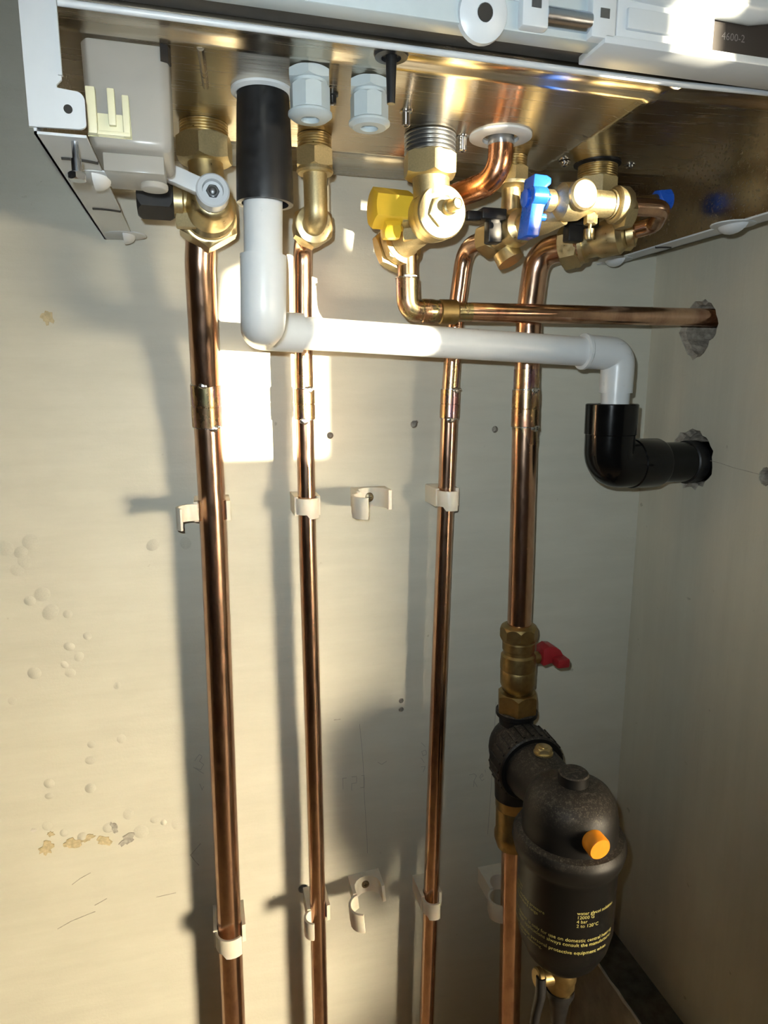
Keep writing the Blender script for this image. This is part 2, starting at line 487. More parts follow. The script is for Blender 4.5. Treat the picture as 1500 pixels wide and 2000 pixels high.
# wall behind the photographer with the window that lets in the low sun
YW = 2.2
wx0, wx1 = -0.02 + SUN_T * YW, 2.30
wz0, wz1 = -0.066 + SUN_E * YW, 1.34
f = MB()
f.box((-1.2, -YW, Z0), (wx0, -YW - 0.08, Z1)); f.box((wx1, -YW, Z0), (2.7, -YW - 0.08, Z1))
f.box((wx0, -YW, Z0), (wx1, -YW - 0.08, wz0)); f.box((wx0, -YW, wz1), (wx1, -YW - 0.08, Z1))
struct('wall_front', f, 'paint_room')
f = MB()
for a, b_ in (((wx0 + 0.45, wz0), (wx0 + 0.49, wz1)), ((wx1 - 0.04, wz0), (wx1, wz1)), ((wx0 + 0.49, wz0), (wx1 - 0.04, wz0 + 0.04)), ((wx0 + 0.49, wz1 - 0.04), (wx1 - 0.04, wz1))):
    f.box((a[0], -YW - 0.05, a[1]), (b_[0], -YW - 0.08, b_[1]))
struct('window_1', f, 'white_enamel')
bl = thing('sun_baffle', 'added pale cloth blind over the window behind the photographer, with a narrow gap', 'baffle', (1.8, -YW + 0.012, wz0))  # added and unseen; its gaps are cut to shape the sun patches
yb = YW - 0.012
bx = lambda q: q + SUN_T * yb
bz = lambda q: q + SUN_E * yb
for (xa, xb, za, zb) in ((bx(0.107), wx1 + 0.05, Z0 + 0.06, bz(0.115)), (bx(0.107), bx(0.129), bz(0.115), bz(0.148)), (bx(0.236), wx1 + 0.05, bz(0.115), bz(0.148)), (bx(0.107), wx1 + 0.05, bz(0.148), wz1 + 0.05)):
    obj('cloth', MB().box((xa, -yb, za), (xb, -yb - 0.002, zb)), 'baffle_cloth', bl)
f = MB().cyl((wx0 - 0.05, -yb - 0.002, wz1 + 0.07), (wx1 + 0.05, -yb - 0.002, wz1 + 0.07), 0.02, 20); obj('roller', f, 'white_enamel', bl)
cur = thing('gobo', 'added slanting curtain at the left side of the window behind the photographer', 'gobo', (wx0 - 0.1, -YW + 0.02, wz0))  # added and unseen; the slanted edge trims the sun beam
edge = [(-0.12, -0.020), (0.0, 0.008), (0.088, 0.022), (0.114, 0.074), (0.200, 0.070), (0.45, 0.080)]
pl0 = [(wx0 - 0.25, bz(-0.12))] + [(bx(q), bz(z_)) for z_, q in edge] + [(bx(0.114), bz(0.60)), (bx(0.114), wz1 + 0.04), (wx0 - 0.25, wz1 + 0.04)]
M = Matrix(((1, 0, 0, 0), (0, 0, 1, -yb + 0.004), (0, 1, 0, 0), (0, 0, 0, 1)))
obj('cloth', MB().ext(pl0, 0, 0.002, M), 'baffle_cloth', cur)

# ledge along the foot of the right wall
tr_ = struct('trim_1', MB().box((XR - 0.042, 0, Z0), (XR, -0.37, -0.622)), 'ledge_face')
obj('dirty_top', MB().box((XR - 0.0405, -0.0005, -0.622), (XR - 0.0002, -0.37, -0.6205)), 'ledge_dirt', tr_)
pts = [P(XR - 0.0415 + random.uniform(-0.0006, 0.0006), 0.01 + 0.012 * k, -0.6212 + random.uniform(-0.0004, 0.0004)) for k in range(30)]
obj('lit_worn_arris', MB().tube(pts, [0.0013 + random.uniform(-0.0004, 0.0005) for _ in pts], 8), 'ledge_bead', tr_)  # worn paint plus the light the arris catches, put into the colour

# paint blisters, flaked plaster and pencil marks on the back wall
dome = MB(); ring_n = 14; rows = 5; vs = []; fs = []
for i in range(rows):
    t = i / (rows - 1); rr_ = 1 - t
    for k in range(ring_n):
        a = 2 * PI * k / ring_n
        vs.append((rr_ * math.cos(a), -(1 - rr_ ** 2) ** 1.1, rr_ * math.sin(a)))
for i in range(rows - 1):
    for k in range(ring_n):
        k2 = (k + 1) % ring_n; fs.append((i * ring_n + k, i * ring_n + k2, (i + 1) * ring_n + k2, (i + 1) * ring_n + k))
dome.add(vs, fs)
bl0 = obj('paint_blister', dome, 'paint_back', wb, sharp=80)
BL = [(-.141, -.129, 7), (-.149, -.137, 6), (-.160, -.133, 7), (-.147, -.145, 7), (-.153, -.152, 6), (-.046, -.137, 6.5), (-.136, -.174, 7), (-.146, -.179, 5), (-.131, -.190, 8), (-.118, -.193, 4),
      (-.104, -.214, 4), (-.119, -.222, 5), (-.112, -.232, 5), (-.124, -.238, 4), (-.120, -.246, 5), (-.148, -.243, 6), (-.083, -.262, 4), (-.167, -.266, 4),
      (-.108, -.315, 4), (-.083, -.313, 5), (-.110, -.330, 5), (-.145, -.347, 5), (-.146, -.359, 4), (-.112, -.357, 5), (-.150, -.388, 5), (-.137, -.397, 4), (-.082, -.388, 6),
      (-.100, -.399, 5), (-.122, -.404, 5), (-.060, -.398, 4), (-.039, -.405, 8), (-.052, -.402, 3), (-.072, -.408, 7), (-.019, -.137, 6)]
for i, (x, z, r) in enumerate(BL):
    o = bl0 if i == 0 else bl0.copy()
    if i: COL.objects.link(o)
    o.parent = wb; o.location = (x, 0.0001, z); o.scale = (r * 1e-3, 0.0012 * (0.6 + 0.6 * random.random()), r * 1e-3 * random.uniform(0.8, 1.05)); o.rotation_euler = (0, random.uniform(0, 6), 0)


def patch(cx, cz, rx, rz, mat, seed, rot=0.0):
    rnd = random.Random(seed); n = 18; poly = []
    for k in range(n):
        a = 2 * PI * k / n; q = rnd.uniform(0.55, 1.15); x = rx * math.cos(a) * q; z = rz * math.sin(a) * q
        poly.append((cx + x * math.cos(rot) - z * math.sin(rot), cz + x * math.sin(rot) + z * math.cos(rot)))
    M = Matrix(((1, 0, 0, 0), (0, 0, 1, 0), (0, 1, 0, 0), (0, 0, 0, 1)))
    f = MB().ext(poly, -0.0007, 0.001, M)
    return obj('flaked_patch', f, mat, wb)


patch(-0.1525, -0.4090, 0.0060, 0.0085, 'bare_plaster', 1, -0.5)
patch(-0.1310, -0.4085, 0.0085, 0.0055, 'bare_plaster', 2, 0.1)
patch(-0.1180, -0.4055, 0.0070, 0.0035, 'bare_plaster', 3, 0.3)
patch(-0.1040, -0.4110, 0.0070, 0.0060, 'bare_plaster', 4)
patch(-0.0840, -0.4135, 0.0085, 0.0050, 'grey_plaster', 5, 0.6)
patch(-0.0950, -0.3990, 0.0030, 0.0070, 'grey_plaster', 6, 0.3)
patch(-0.1480, -0.3960, 0.0035, 0.0030, 'bare_plaster', 7)
patch(-0.1610, -0.3900, 0.0030, 0.0020, 'blistered_paint', 9)
patch(-0.1140, 0.0500, 0.0050, 0.0060, 'bare_plaster', 11)
for o in [x for x in wb.children if x.name.startswith('flaked_patch.008')]: o.scale.y = 0.6

STROKES = [
    [(.2800, -.3230), (.2785, -.385), (.2765, -.45), (.2755, -.475)],                        # long plumb line behind the filter valve
    [(.1355, -.328), (.1385, -.37), (.1405, -.42), (.1430, -.472)],
    [(.1535, -.372), (.158, -.375), (.163, -.372)],
    [(.118, -.384), (.118, -.396)], [(.118, -.384), (.122, -.384)], [(.127, -.384), (.132, -.384), (.132, -.391), (.127, -.391), (.127, -.399)], [(.137, -.384), (.140, -.384), (.140, -.397), (.136, -.397)],
    [(.199, -.357), (.203, -.362)], [(.200, -.367), (.204, -.366), (.205, -.371), (.201, -.372), (.200, -.367)], [(.199, -.374), (.203, -.380)], [(.199, -.384), (.204, -.384), (.202, -.390)],
    [(.252, -.4015), (.258, -.4010), (.2605, -.404), (.258, -.409), (.2575, -.416)], [(.258, -.4095), (.262, -.417)], [(.265, -.407), (.268, -.405), (.2665, -.402), (.2642, -.406), (.2665, -.4105), (.2695, -.409)], [(.270, -.398), (.2705, -.4015)],
    [(-.0215, -.344), (-.017, -.338), (-.0145, -.340), (-.017, -.345), (-.0135, -.349), (-.0165, -.354), (-.021, -.351)], [(-.023, -.350), (-.014, -.358)], [(-.018, -.368), (-.016, -.375), (-.0145, -.371)], [(-.006, -.318), (-.002, -.333)],
]
rndp = random.Random(4)
for st in STROKES:
    pts = []
    for i in range(len(st) - 1):
        for k in range(4):
            t = k / 4; pts.append((st[i][0] * (1 - t) + st[i + 1][0] * t, 0.0, st[i][1] * (1 - t) + st[i + 1][1] * t))
    pts.append((st[-1][0], 0.0, st[-1][1]))
    obj('pencil_stroke', MB().tube([(x + rndp.uniform(-.00025, .00025), 0.00004, z) for x, y, z in pts], 0.00019, 5), 'pencil', wb)
# short scratches and cracks in the paint at the lower left
for st in [[(-.150, -.4935), (-.138, -.488), (-.125, -.4845), (-.117, -.4825)], [(-.1345, -.4505), (-.127, -.4455), (-.118, -.4415)], [(-.030, -.440), (-.0265, -.447), (-.0225, -.453)], [(-.020, -.430), (-.030, -.441)], [(-.063, -.479), (-.045, -.478)], [(-.117, -.476), (-.106, -.471)], [(.110, -.3205), (.1165, -.3205)]]:
    obj('paint_scratch', MB().tube([(x, 0.00002, z) for x, z in st], 0.00035, 5), 'grey_plaster', wb)

# ------------------------------------------------------------------ boiler
ZB = 0.168
BX0, BX1 = -0.064, 0.380
boiler = thing('boiler', 'wall-hung gas boiler seen from below with bare steel base and white frame', 'boiler', (0.158, -0.12, ZB))
prof = [(0.004, ZB + 0.006), (0.012, ZB), (0.060, ZB), (0.068, ZB), (0.0700, ZB - 0.0010), (0.0735, ZB - 0.0010), (0.0755, ZB), (0.205, ZB), (0.209, ZB - 0.0016), (0.214, ZB - 0.0016), (0.218, ZB - 0.0004), (0.226, ZB - 0.0004), (0.231, ZB - 0.0020), (0.2345, ZB - 0.0030), (0.2352, ZB - 0.0012), (0.2350, ZB + 0.006)]
xs = [(BX0, 0), (0.262, 0), (0.2655, -0.0012), (0.2690, -0.0012), (0.2725, 0.0004), (0.330, 0.0025), (BX1, 0.0035)]
vs = []; fs = []
for (x, dz) in xs:
    for (s_, z_) in prof: vs.append(P(x, s_, z_ + dz))
k = len(prof)
for i in range(len(xs) - 1):
    for j in range(k - 1): fs.append((i * k + j, i * k + j + 1, (i + 1) * k + j + 1, (i + 1) * k + j))
pan = obj('base_pan', MB().add(vs, fs), 'brushed_steel', boiler, sharp=50)
obj('front_edge', MB().tube([P(BX0, 0.2355, ZB - 0.0018), P(0.27, 0.2355, ZB - 0.0018), P(BX1, 0.2355, ZB + 0.0012)], 0.0016, 12), 'white_enamel', boiler)
# pressed stiffening rib and scuffs on the pan
obj('pressed_rib', MB().tube([P(0.0078, 0.205, ZB), P(0.0108, 0.158, ZB)], 0.0019, 10), 'brushed_steel', pan)
obj('upper_case', MB().box((BX0, -0.006, ZB + 0.010), (BX1, -0.232, 0.80)), 'white_enamel', boiler)
for nm, xa, xb in (('side_panel', BX0 - 0.0012, BX0), ('side_panel', BX1, BX1 + 0.0012)):
    f = MB().box((xa, -0.002, 0.1125), (xb, -0.2355, 0.80)); obj(nm, f, 'brushed_steel', boiler)
# white side rails with their lanced tabs
for side in (0, 1):
    xo, xi = (-0.0675, -0.0455) if side == 0 else (0.3830, 0.3665)
    f = MB().box((xo, -0.001, 0.1105), (xi, -0.2375, 0.1117)); f.box((xo, -0.001, 0.1105), (xo + (0.0012 if side == 0 else -0.0012), -0.2375, 0.30))
    rail = obj('side_rail', f, 'white_enamel', boiler)
    for (tx, ts) in (((-0.0470, 0.172), (-0.0470, 0.020)) if side == 0 else ((0.3650, 0.030), (0.3655, 0.172))):
        vs = []; fs = []; n1 = 12; n2 = 5
        for i in range(n2 + 1):
            th = PI / 2 * i / n2
            for q in range(n1 + 1):
                a = PI * q / n1
                sgn = 1 if side == 0 else -1
                vs.append((tx + sgn * (math.sin(a) * math.cos(th) * 0.0085) - sgn * 0.004, -ts + math.cos(a) * math.cos(th) * 0.0135, 0.1108 - math.sin(th) * 0.0065))
        for i in range(n2):
            for q in range(n1):
                A = i * (n1 + 1) + q; fs.append((A, A + 1, A + n1 + 2, A + n1 + 1))
        f = MB().add(vs, fs)
        f.lathe([(0.0135, 0), (0.0150, 0.0004), (0.0150, 0.0012), (0.0135, 0.0016)], (tx - (0.003 if side == 0 else -0.003), -ts, 0.1098), (0, 0, 1), 24)
        obj('lanced_tab', f, 'white_enamel', rail)
    for ts in ((0.205, 0.102) if side == 0 else (0.092,)):
        pts = [P(xo + (xi - xo) * (0.25 + 0.75 * q / 6), ts + 0.006 * (1 - (q / 6 - 0.2) ** 2) - 0.006, 0.1103) for q in range(7)]
        obj('slot', MB().tube(pts, 0.0009, 6), 'dark_gap', rail)
# front flange of the left frame with ear
M = Matrix(((1, 0, 0, 0), (0, 0, 1, -0.2392), (0, 1, 0, 0), (0, 0, 0, 1)))
ear = []
for k in range(7):
    a = PI / 2 * (1 - k / 6); ear.append((-0.0485 + 0.0035 * math.cos(a), 0.1258 + 0.0035 * math.sin(a)))
ear2 = [(-0.0485 + 0.0035 * math.cos(-PI / 2 * k / 5), 0.1160 + 0.0025 * math.sin(-PI / 2 * k / 5)) for k in range(6)]
poly = [(-0.0690, 0.1130), (-0.0690, 0.42), (-0.0540, 0.42), (-0.0540, 0.1335), (-0.0562, 0.1312), (-0.0562, 0.1300)] + ear + ear2
fl = obj('front_flange', MB().ext(poly, 0, 0.0014, M), 'white_enamel', boiler)
obj('folded_lip', MB().box((-0.0552, -0.2402, 0.1350), (-0.0535, -0.2380, 0.42)), 'white_enamel', fl)
obj('screw_hole', MB().lathe([(0.0019, 0), (0.0019, 0.0003)], (-0.0522, -0.2392, 0.1215), (0, -1, 0), 20), 'dark_gap', fl)
f = MB().cyl(P(-0.0516, 0.231, 0.1110), P(-0.0516, 0.231, 0.1020), 0.0016, 14).cyl(P(-0.0516, 0.231, 0.1030), P(-0.0516, 0.231, 0.0965), 0.0023, 14)
bt = obj('frame_bolt', f, 'zinc', boiler)
obj('bolt_head', MB().hexn(P(-0.0516, 0.231, 0.0970), P(-0.0516, 0.231, 0.0935), 0.0043, 0.0004), 'zinc', bt)
# condensate trap
f = MB()
tp = [(-0.0500, 0.150), (-0.0500, 0.198), (-0.0470, 0.203), (-0.0120, 0.203), (-0.0082, 0.199), (-0.0082, 0.150)]
vs = []; fs = []
lev = [(ZB - 0.0005, 1.0, 0), (0.150, 0.99, 0), (0.1225, 0.965, 0), (0.1195, 0.93, 0.0), (0.1185, 0.86, 0)]
cx, cs = -0.0291, 0.176
for (z_, q, _) in lev:
    for (x, s_) in tp: vs.append(P(cx + (x - cx) * q, cs + (s_ - cs) * q, z_))
k = len(tp)
for i in range(len(lev) - 1):
    for j in range(k): fs.append((i * k + j, i * k + (j + 1) % k, (i + 1) * k + (j + 1) % k, (i + 1) * k + j))
fs.append(tuple(range(k))); fs.append(tuple((len(lev) - 1) * k + j for j in range(k)))
trap = obj('condensate_trap', MB().add(vs, fs), 'clear_plastic', boiler, bevel=0.0012)
f = MB().box((-0.0440, -0.156, 0.1185), (-0.0135, -0.192, 0.1095)); f.cyl(P(-0.0200, 0.172, 0.1100), P(-0.0200, 0.172, 0.1060), 0.0075, 20, 0.0008)
obj('sump', f, 'clear_plastic', trap, bevel=0.001)
f = MB().box((-0.0485, -0.2032, 0.1225), (-0.0285, -0.2060, 0.1245)); f.box((-0.0485, -0.2032, 0.1225), (-0.0440, -0.2070, 0.1440)); f.box((-0.0385, -0.2032, 0.1270), (-0.0350, -0.2070, 0.1440)); f.box((-0.0318, -0.2032, 0.1225), (-0.0285, -0.2056, 0.1420)); f.box((-0.0440, -0.2032, 0.1225), (-0.0318, -0.2044, 0.1330))
obj('locking_slide', f, 'cream_plastic', trap, bevel=0.0005)
pts = []
for k in range(70):
    a = 2 * PI * k / 12; pts.append(P(-0.0300 + 0.0018 * math.cos(a), 0.211 + 0.0018 * math.sin(a), 0.1770 + 0.0004 * k))
obj('retaining_spring', MB().tube(pts, 0.0007, 6), 'black_plastic', trap)
f = MB().strip([(-0.0120, 0.2040), (-0.0086, 0.2025), (-0.0074, 0.1985)], 0.0008, 0.160, ZB); obj('dark_slit', f, 'rubber', trap)  # black strip drawn for the shade in a slit
# cable glands
for (gx, gs, q) in ((0.0655, 0.193, 1.0), (0.1002, 0.189, 0.97)):
    f = MB().hexn(P(gx, gs, ZB), P(gx, gs, ZB - 0.0058), 0.0124 * q, 0.0006, 0.2)
    g = obj('cable_gland', f, 'grey_pvc', boiler)
    f = MB().cyl(P(gx, gs, ZB - 0.0055), P(gx, gs, ZB - 0.0080), 0.0096 * q, 28); f.hexn(P(gx, gs, ZB - 0.0075), P(gx, gs, ZB - 0.0215), 0.0112 * q, 0.0008, 0.35, n=8)
    f.lathe([(0.0108 * q, 0), (0.0122 * q, 0.0010), (0.0122 * q, 0.0022), (0.0098 * q, 0.0040), (0.0052 * q, 0.0042), (0.0050 * q, 0.0015), (0.0001, 0.0013)], P(gx, gs, ZB - 0.0205), (0, 0, -1), 32)
    obj('sealing_nut', f, 'grey_pvc', g)
# black sealing peg
f = MB().lathe([(0.0030, 0), (0.0088, 0), (0.0092, 0.0010), (0.0085, 0.0026), (0.0052, 0.0030), (0.0050, 0.0014), (0.0028, 0.0014)], P(0.1030, 0.2255, ZB), (0, 0, -1), 30)
g = obj('sealing_peg', f, 'black_plastic', boiler)
obj('peg_stem', MB().lathe([(0.0030, 0), (0.0028, 0.006), (0.0022, 0.024), (0.0021, 0.0245)], P(0.1030, 0.2255, ZB), (0.0, 0, -1), 18), 'black_plastic', g)
# screws in the pan
for (x, s_, L_, mm, rr_) in ((0.0832, 0.166, 0.0055, 'black_plastic', 0.0024), (0.1325, 0.1535, 0.0090, 'chrome', 0.0027), (0.2795, 0.090, 0.0030, 'chrome', 0.0030), (0.3360, 0.091, 0.0030, 'chrome', 0.0030), (0.1830, 0.122, 0.0100, 'chrome', 0.0028)):
    dz = 0.0025 if x > 0.3 else 0
    f = MB().lathe([(rr_ * 1.5, 0), (rr_ * 1.5, 0.0008), (rr_, 0.0010), (rr_, L_ - 0.0006), (rr_ * 0.8, L_)], P(x, s_, ZB + dz), (0, 0, -1), 18)
    sc = obj('pan_screw', f, mm, boiler)
    obj('screw_recess', MB().lathe([(rr_ * 0.45, 0), (rr_ * 0.45, 0.0002)], P(x, s_, ZB + dz - L_), (0, 0, -1), 6), 'dark_gap' if mm != 'black_plastic' else 'chrome', sc)
# grommet rings in the pan
for (x, s_, ro, ri_, mm) in ((0.0428, 0.160, 0.0182, 0.0150, 'white_nylon'), (0.2080, 0.129, 0.0215, 0.0125, 'white_nylon'), (0.3090, 0.088, 0.0180, 0.012, 'rubber')):
    f = MB().lathe([(ri_, 0), (ri_, 0.0024), (ro * 0.86, 0.0026), (ro, 0.0014), (ro, 0)], P(x, s_, ZB + (0.002 if x > 0.3 else 0)), (0, 0, -1), 40, cap=False)
    obj('grommet', f, mm, boiler)
# drop-down control panel in front of the base
f = MB().box((BX0 + 0.004, -0.2380, 0.1690), (BX1, -0.2515, 0.1735)); obj('gap_shade', f, 'dark_gap', boiler)  # dark box painted for the shade between lip and panel
f = MB().box((-0.06, -0.2520, 0.1668), (0.2080, -0.2640, 0.300))
cp = obj('control_panel', f, 'grey_pvc', boiler, bevel=0.0010)
f = MB().box((0.2650, -0.2440, 0.1690), (BX1 + 0.02, -0.2630, 0.300)); dl = obj('dark_cover', f, 'dark_label', cp)
f = MB().box((0.2080, -0.2440, 0.1690), (0.2650, -0.2660, 0.240)); f.box((0.2130, -0.2655, 0.1735), (0.2610, -0.2680, 0.1832)); obj('panel_block', f, 'white_enamel', cp, bevel=0.0008)
f = MB().box((0.2000, -0.2440, 0.1650), (BX1 + 0.02, -0.2690, 0.1692)); obj('panel_sill', f, 'white_enamel', cp, bevel=0.0008)
vs = [P(0.2150 + 0.012 * q, 0.2660, 0.1915 + 0.0022 * abs(q - 6) * (0.15 if q < 6 else 1.0)) for q in range(14)]
obj('panel_rim', MB().tube(vs, 0.0066, 16), 'white_enamel', cp)
for (xa, xb, za) in ((0.1555, 0.1695, 0.1675), (0.1925, 0.2060, 0.1670)):
    f = MB().box((xa, -0.2600, za), (xb, -0.2690, 0.2000)); h = obj('hinge_tab', f, 'white_enamel', cp, bevel=0.0012)
    xm = (xa + xb) / 2
    obj('hinge_slot', MB().box((xm - 0.0024, -0.2684, 0.1757), (xm + 0.0026, -0.2693, 0.1800)), 'grey_metal', h)
f = MB().cyl(P(0.1690, 0.2650, 0.1745), P(0.1930, 0.2650, 0.1745), 0.0046, 20); obj('hinge_barrel', f, 'zinc', cp)
obj('panel_seam', MB().box((-0.06, -0.2635, 0.1795), (0.1555, -0.2650, 0.1812)), 'white_enamel', cp)
f = MB().lathe([(0.0125, 0), (0.0120, 0.0030), (0.0085, 0.0046), (0.0040, 0.0050), (0.0037, 0.0020)], P(0.1370, 0.2630, 0.1720), dirv(0.0, 1, -0.2), 28); bo = obj('screw_boss', f, 'white_enamel', cp)
obj('boss_hole', MB().lathe([(0.0037, 0), (0.0037, 0.0004)], P(0.1370, 0.2630, 0.1720) + dirv(0, 1, -0.2).normalized() * 0.0049, dirv(0, 1, -0.2), 18), 'dark_gap', bo)
# unseen tray added out over the room to shade the upper wall
obj('shade_tray', MB().box((-0.055, -0.2690, 0.2080), (0.370, -0.5000, 0.2500)), 'grey_pvc', cp, bevel=0.003)


def text_mesh(body, size):
    cu = bpy.data.curves.new('txt', 'FONT'); cu.body = body; cu.size = size; cu.resolution_u = 2
    to = bpy.data.objects.new('txt', cu); COL.objects.link(to)
    bpy.context.view_layer.update()
    me = bpy.data.meshes.new_from_object(to.evaluated_get(bpy.context.evaluated_depsgraph_get()))
    vs = [v.co.copy() for v in me.vertices]; fs = [tuple(p.vertices) for p in me.polygons]
    bpy.data.objects.remove(to, do_unlink=True); bpy.data.meshes.remove(me); bpy.data.curves.remove(cu)
    return vs, fs


vs, fs = text_mesh('4600-2', 0.0052)
obj('lettering', MB().add([(0.2720 + v.x, -0.2632, 0.1775 + v.y) for v in vs], fs), 'grey_print', dl)

# ------------------------------------------------------------------ copper risers
PIPES = 'vertical copper heating and water pipes'


def coupling(parent, p0, p1, r, heated='copper_heated'):
    d = (p1 - p0).normalized(); L_ = (p1 - p0).length
    f = MB().lathe([(r, 0), (r + 0.0011, 0.0006), (r + 0.0011, L_ * 0.48), (r + 0.0007, L_ * 0.49), (r + 0.0007, L_ * 0.51), (r + 0.0011, L_ * 0.52), (r + 0.0011, L_ - 0.0006), (r, L_)], p0, d, 32)
    c = obj('coupling', f, heated, parent)
    for e, sg in ((p0, 1), (p1, -1)):
        f = MB().lathe([(r * 0.98, -0.0006), (r + 0.0009, -0.0002), (r + 0.0009, 0.0003), (r * 0.98, 0.0007)], e, d, 28)
        a = random.uniform(-0.3, 0.5)
        q = e + Vector((math.sin(a) * r, -math.cos(a) * r, -0.0010))
        f.blob(q, 0.0040, 0.0016, 0.0030, 12, jit=0.3)
        f.blob(q + Vector((0.0032, 0.0008, 0.0010)), 0.0026, 0.0010, 0.0016, 10, jit=0.3)
        obj('solder_bead', f, 'solder', c)
    return c


def spot_band(parent, p0, p1, r):
    f = MB().cyl(p0, p1, r + 0.00008, 32)
    return obj('heat_stain', f, 'copper_heated', parent)


# riser under the flow valve
t1 = thing('copper_riser', 'thick copper pipe furthest left, rising to the valve with the white lever', 'pipe', P(0.003, 0.028, Z0), PIPES)
path = fillet([P(0.0100, 0.085, 0.1130), P(0.0060, 0.062, 0.1130), P(0.0036, 0.058, 0.0850), P(0.0040, 0.031, -0.0190), P(0.0049, 0.026, -0.128), P(0.0032, 0.026, -0.417), P(0.0015, 0.026, Z0)], [0.012, 0.05, 0.05, 0, 0])
obj('pipe', MB().tube(path, 0.011, 32), 'copper', t1)
coupling(t1, P(0.0038, 0.0345, -0.0010), P(0.0039, 0.0305, -0.0345), 0.011)
spot_band(t1, P(0.0037, 0.0372, 0.012), P(0.0038, 0.0345, -0.001), 0.0110)
# riser under the brass elbow
t2 = thing('copper_riser', 'thin copper pipe rising behind the white pipe elbow to a brass elbow', 'pipe', P(0.085, 0.026, Z0), PIPES)
path = fillet([P(0.0845, 0.075, 0.1125), P(0.0843, 0.027, 0.1125), P(0.0835, 0.026, 0.06), P(0.0838, 0.026, -0.132), P(0.0865, 0.026, -0.433), P(0.0885, 0.026, Z0)], [0.020, 0, 0, 0])
obj('pipe', MB().tube(path, 0.0075, 28), 'copper', t2)
coupling(t2, P(0.0836, 0.026, -0.0045), P(0.0838, 0.026, -0.0300), 0.0075)
spot_band(t2, P(0.0834, 0.026, 0.020), P(0.0836, 0.026, -0.0045), 0.0075)
# riser under the cold valve
t3 = thing('copper_riser', 'thin copper pipe right of the two empty wall clips', 'pipe', P(0.198, 0.026, Z0), PIPES)
path = fillet([P(0.2330, 0.082, 0.1135), P(0.2210, 0.034, 0.1135), P(0.2165, 0.028, 0.060), P(0.2133, 0.026, 0.0), P(0.2103, 0.026, -0.139), P(0.2040, 0.026, -0.455), P(0.1960, 0.026, Z0)], [0.020, 0.02, 0, 0, 0])
obj('pipe', MB().tube(path, 0.0075, 28), 'copper', t3)
coupling(t3, P(0.2133, 0.026, -0.0050), P(0.2127, 0.026, -0.0305), 0.0075)
spot_band(t3, P(0.2143, 0.0265, 0.018), P(0.2133, 0.026, -0.0050), 0.0075)
# return riser that feeds the filter (upper and lower lengths)
t4 = thing('copper_riser', 'thick copper pipe standing on the valve with the red lever', 'pipe', P(0.2742, 0.055, -0.225), PIPES)
path = fillet([P(0.2990, 0.088, 0.1085), P(0.2760, 0.058, 0.1085), P(0.2722, 0.055, 0.060), P(0.2722, 0.055, -0.0368), P(0.2742, 0.055, -0.160), P(0.2748, 0.055, -0.226)], [0.024, 0, 0, 0])
obj('pipe', MB().tube(path, 0.011, 32), 'copper', t4)
coupling(t4, P(0.2722, 0.055, -0.0050), P(0.2724, 0.055, -0.0370), 0.011)
spot_band(t4, P(0.2721, 0.055, 0.012), P(0.2722, 0.055, -0.0050), 0.0110)
spot_band(t4, P(0.2722, 0.055, -0.037), P(0.2730, 0.055, -0.0520), 0.0110)
t5 = tag(obj('copper_riser', MB().cyl(P(0.2775, 0.055, -0.450), P(0.2880, 0.055, Z0), 0.011, 32), 'copper', loc=P(0.288, 0.055, Z0)), 'thick dark copper pipe going down behind the black filter canister', 'pipe', PIPES)

# ------------------------------------------------------------------ gas run
g = thing('gas_pipe', 'copper pipe with soldered elbow running sideways into the upper wall hole', 'pipe', P(0.158, 0.077, 0.055))
GZ = 0.0553
path = fillet([P(0.1565, 0.078, 0.1000), P(0.1582, 0.077, GZ), P(0.3000, 0.077, 0.0563), P(0.520, 0.077, 0.0580)], [0.012, 0])
obj('pipe', MB().tube(path, 0.0075, 28), 'copper_heated', g)
el = obj('elbow', MB().tube(fillet([P(0.1572, 0.077, 0.0790), P(0.1582, 0.077, GZ), P(0.1830, 0.077, GZ + 0.0002)], [0.010]), 0.0088, 28), 'copper_heated', g)
f = MB().lathe([(0.0086, 0), (0.0094, 0.0008), (0.0094, 0.0100), (0.0080, 0.0135), (0.0076, 0.0145)], P(0.1685, 0.077, GZ), (1, 0, 0.008), 28); obj('elbow_socket', f, 'copper_heated', el)
f = MB().lathe([(0.0086, 0), (0.0095, 0.0007), (0.0095, 0.0135), (0.0084, 0.0148)], P(0.1835, 0.077, GZ), (1, 0, 0.008), 28); obj('elbow_socket', f, 'brass_dull', el)
f = MB().lathe([(0.0078, 0), (0.0094, 0.0006), (0.0094, 0.0012), (0.0078, 0.002)], P(0.1571, 0.077, 0.0785), (0, 0, 1), 24); f.blob(P(0.1570, 0.0860, 0.0800), 0.0055, 0.0012, 0.0016, 12, jit=0.3)
obj('solder_bead', f, 'solder', el)
obj('bright_run', MB().cyl(P(0.210, 0.077, 0.05565), P(0.519, 0.077, 0.0580), 0.00757, 28), 'copper', g)

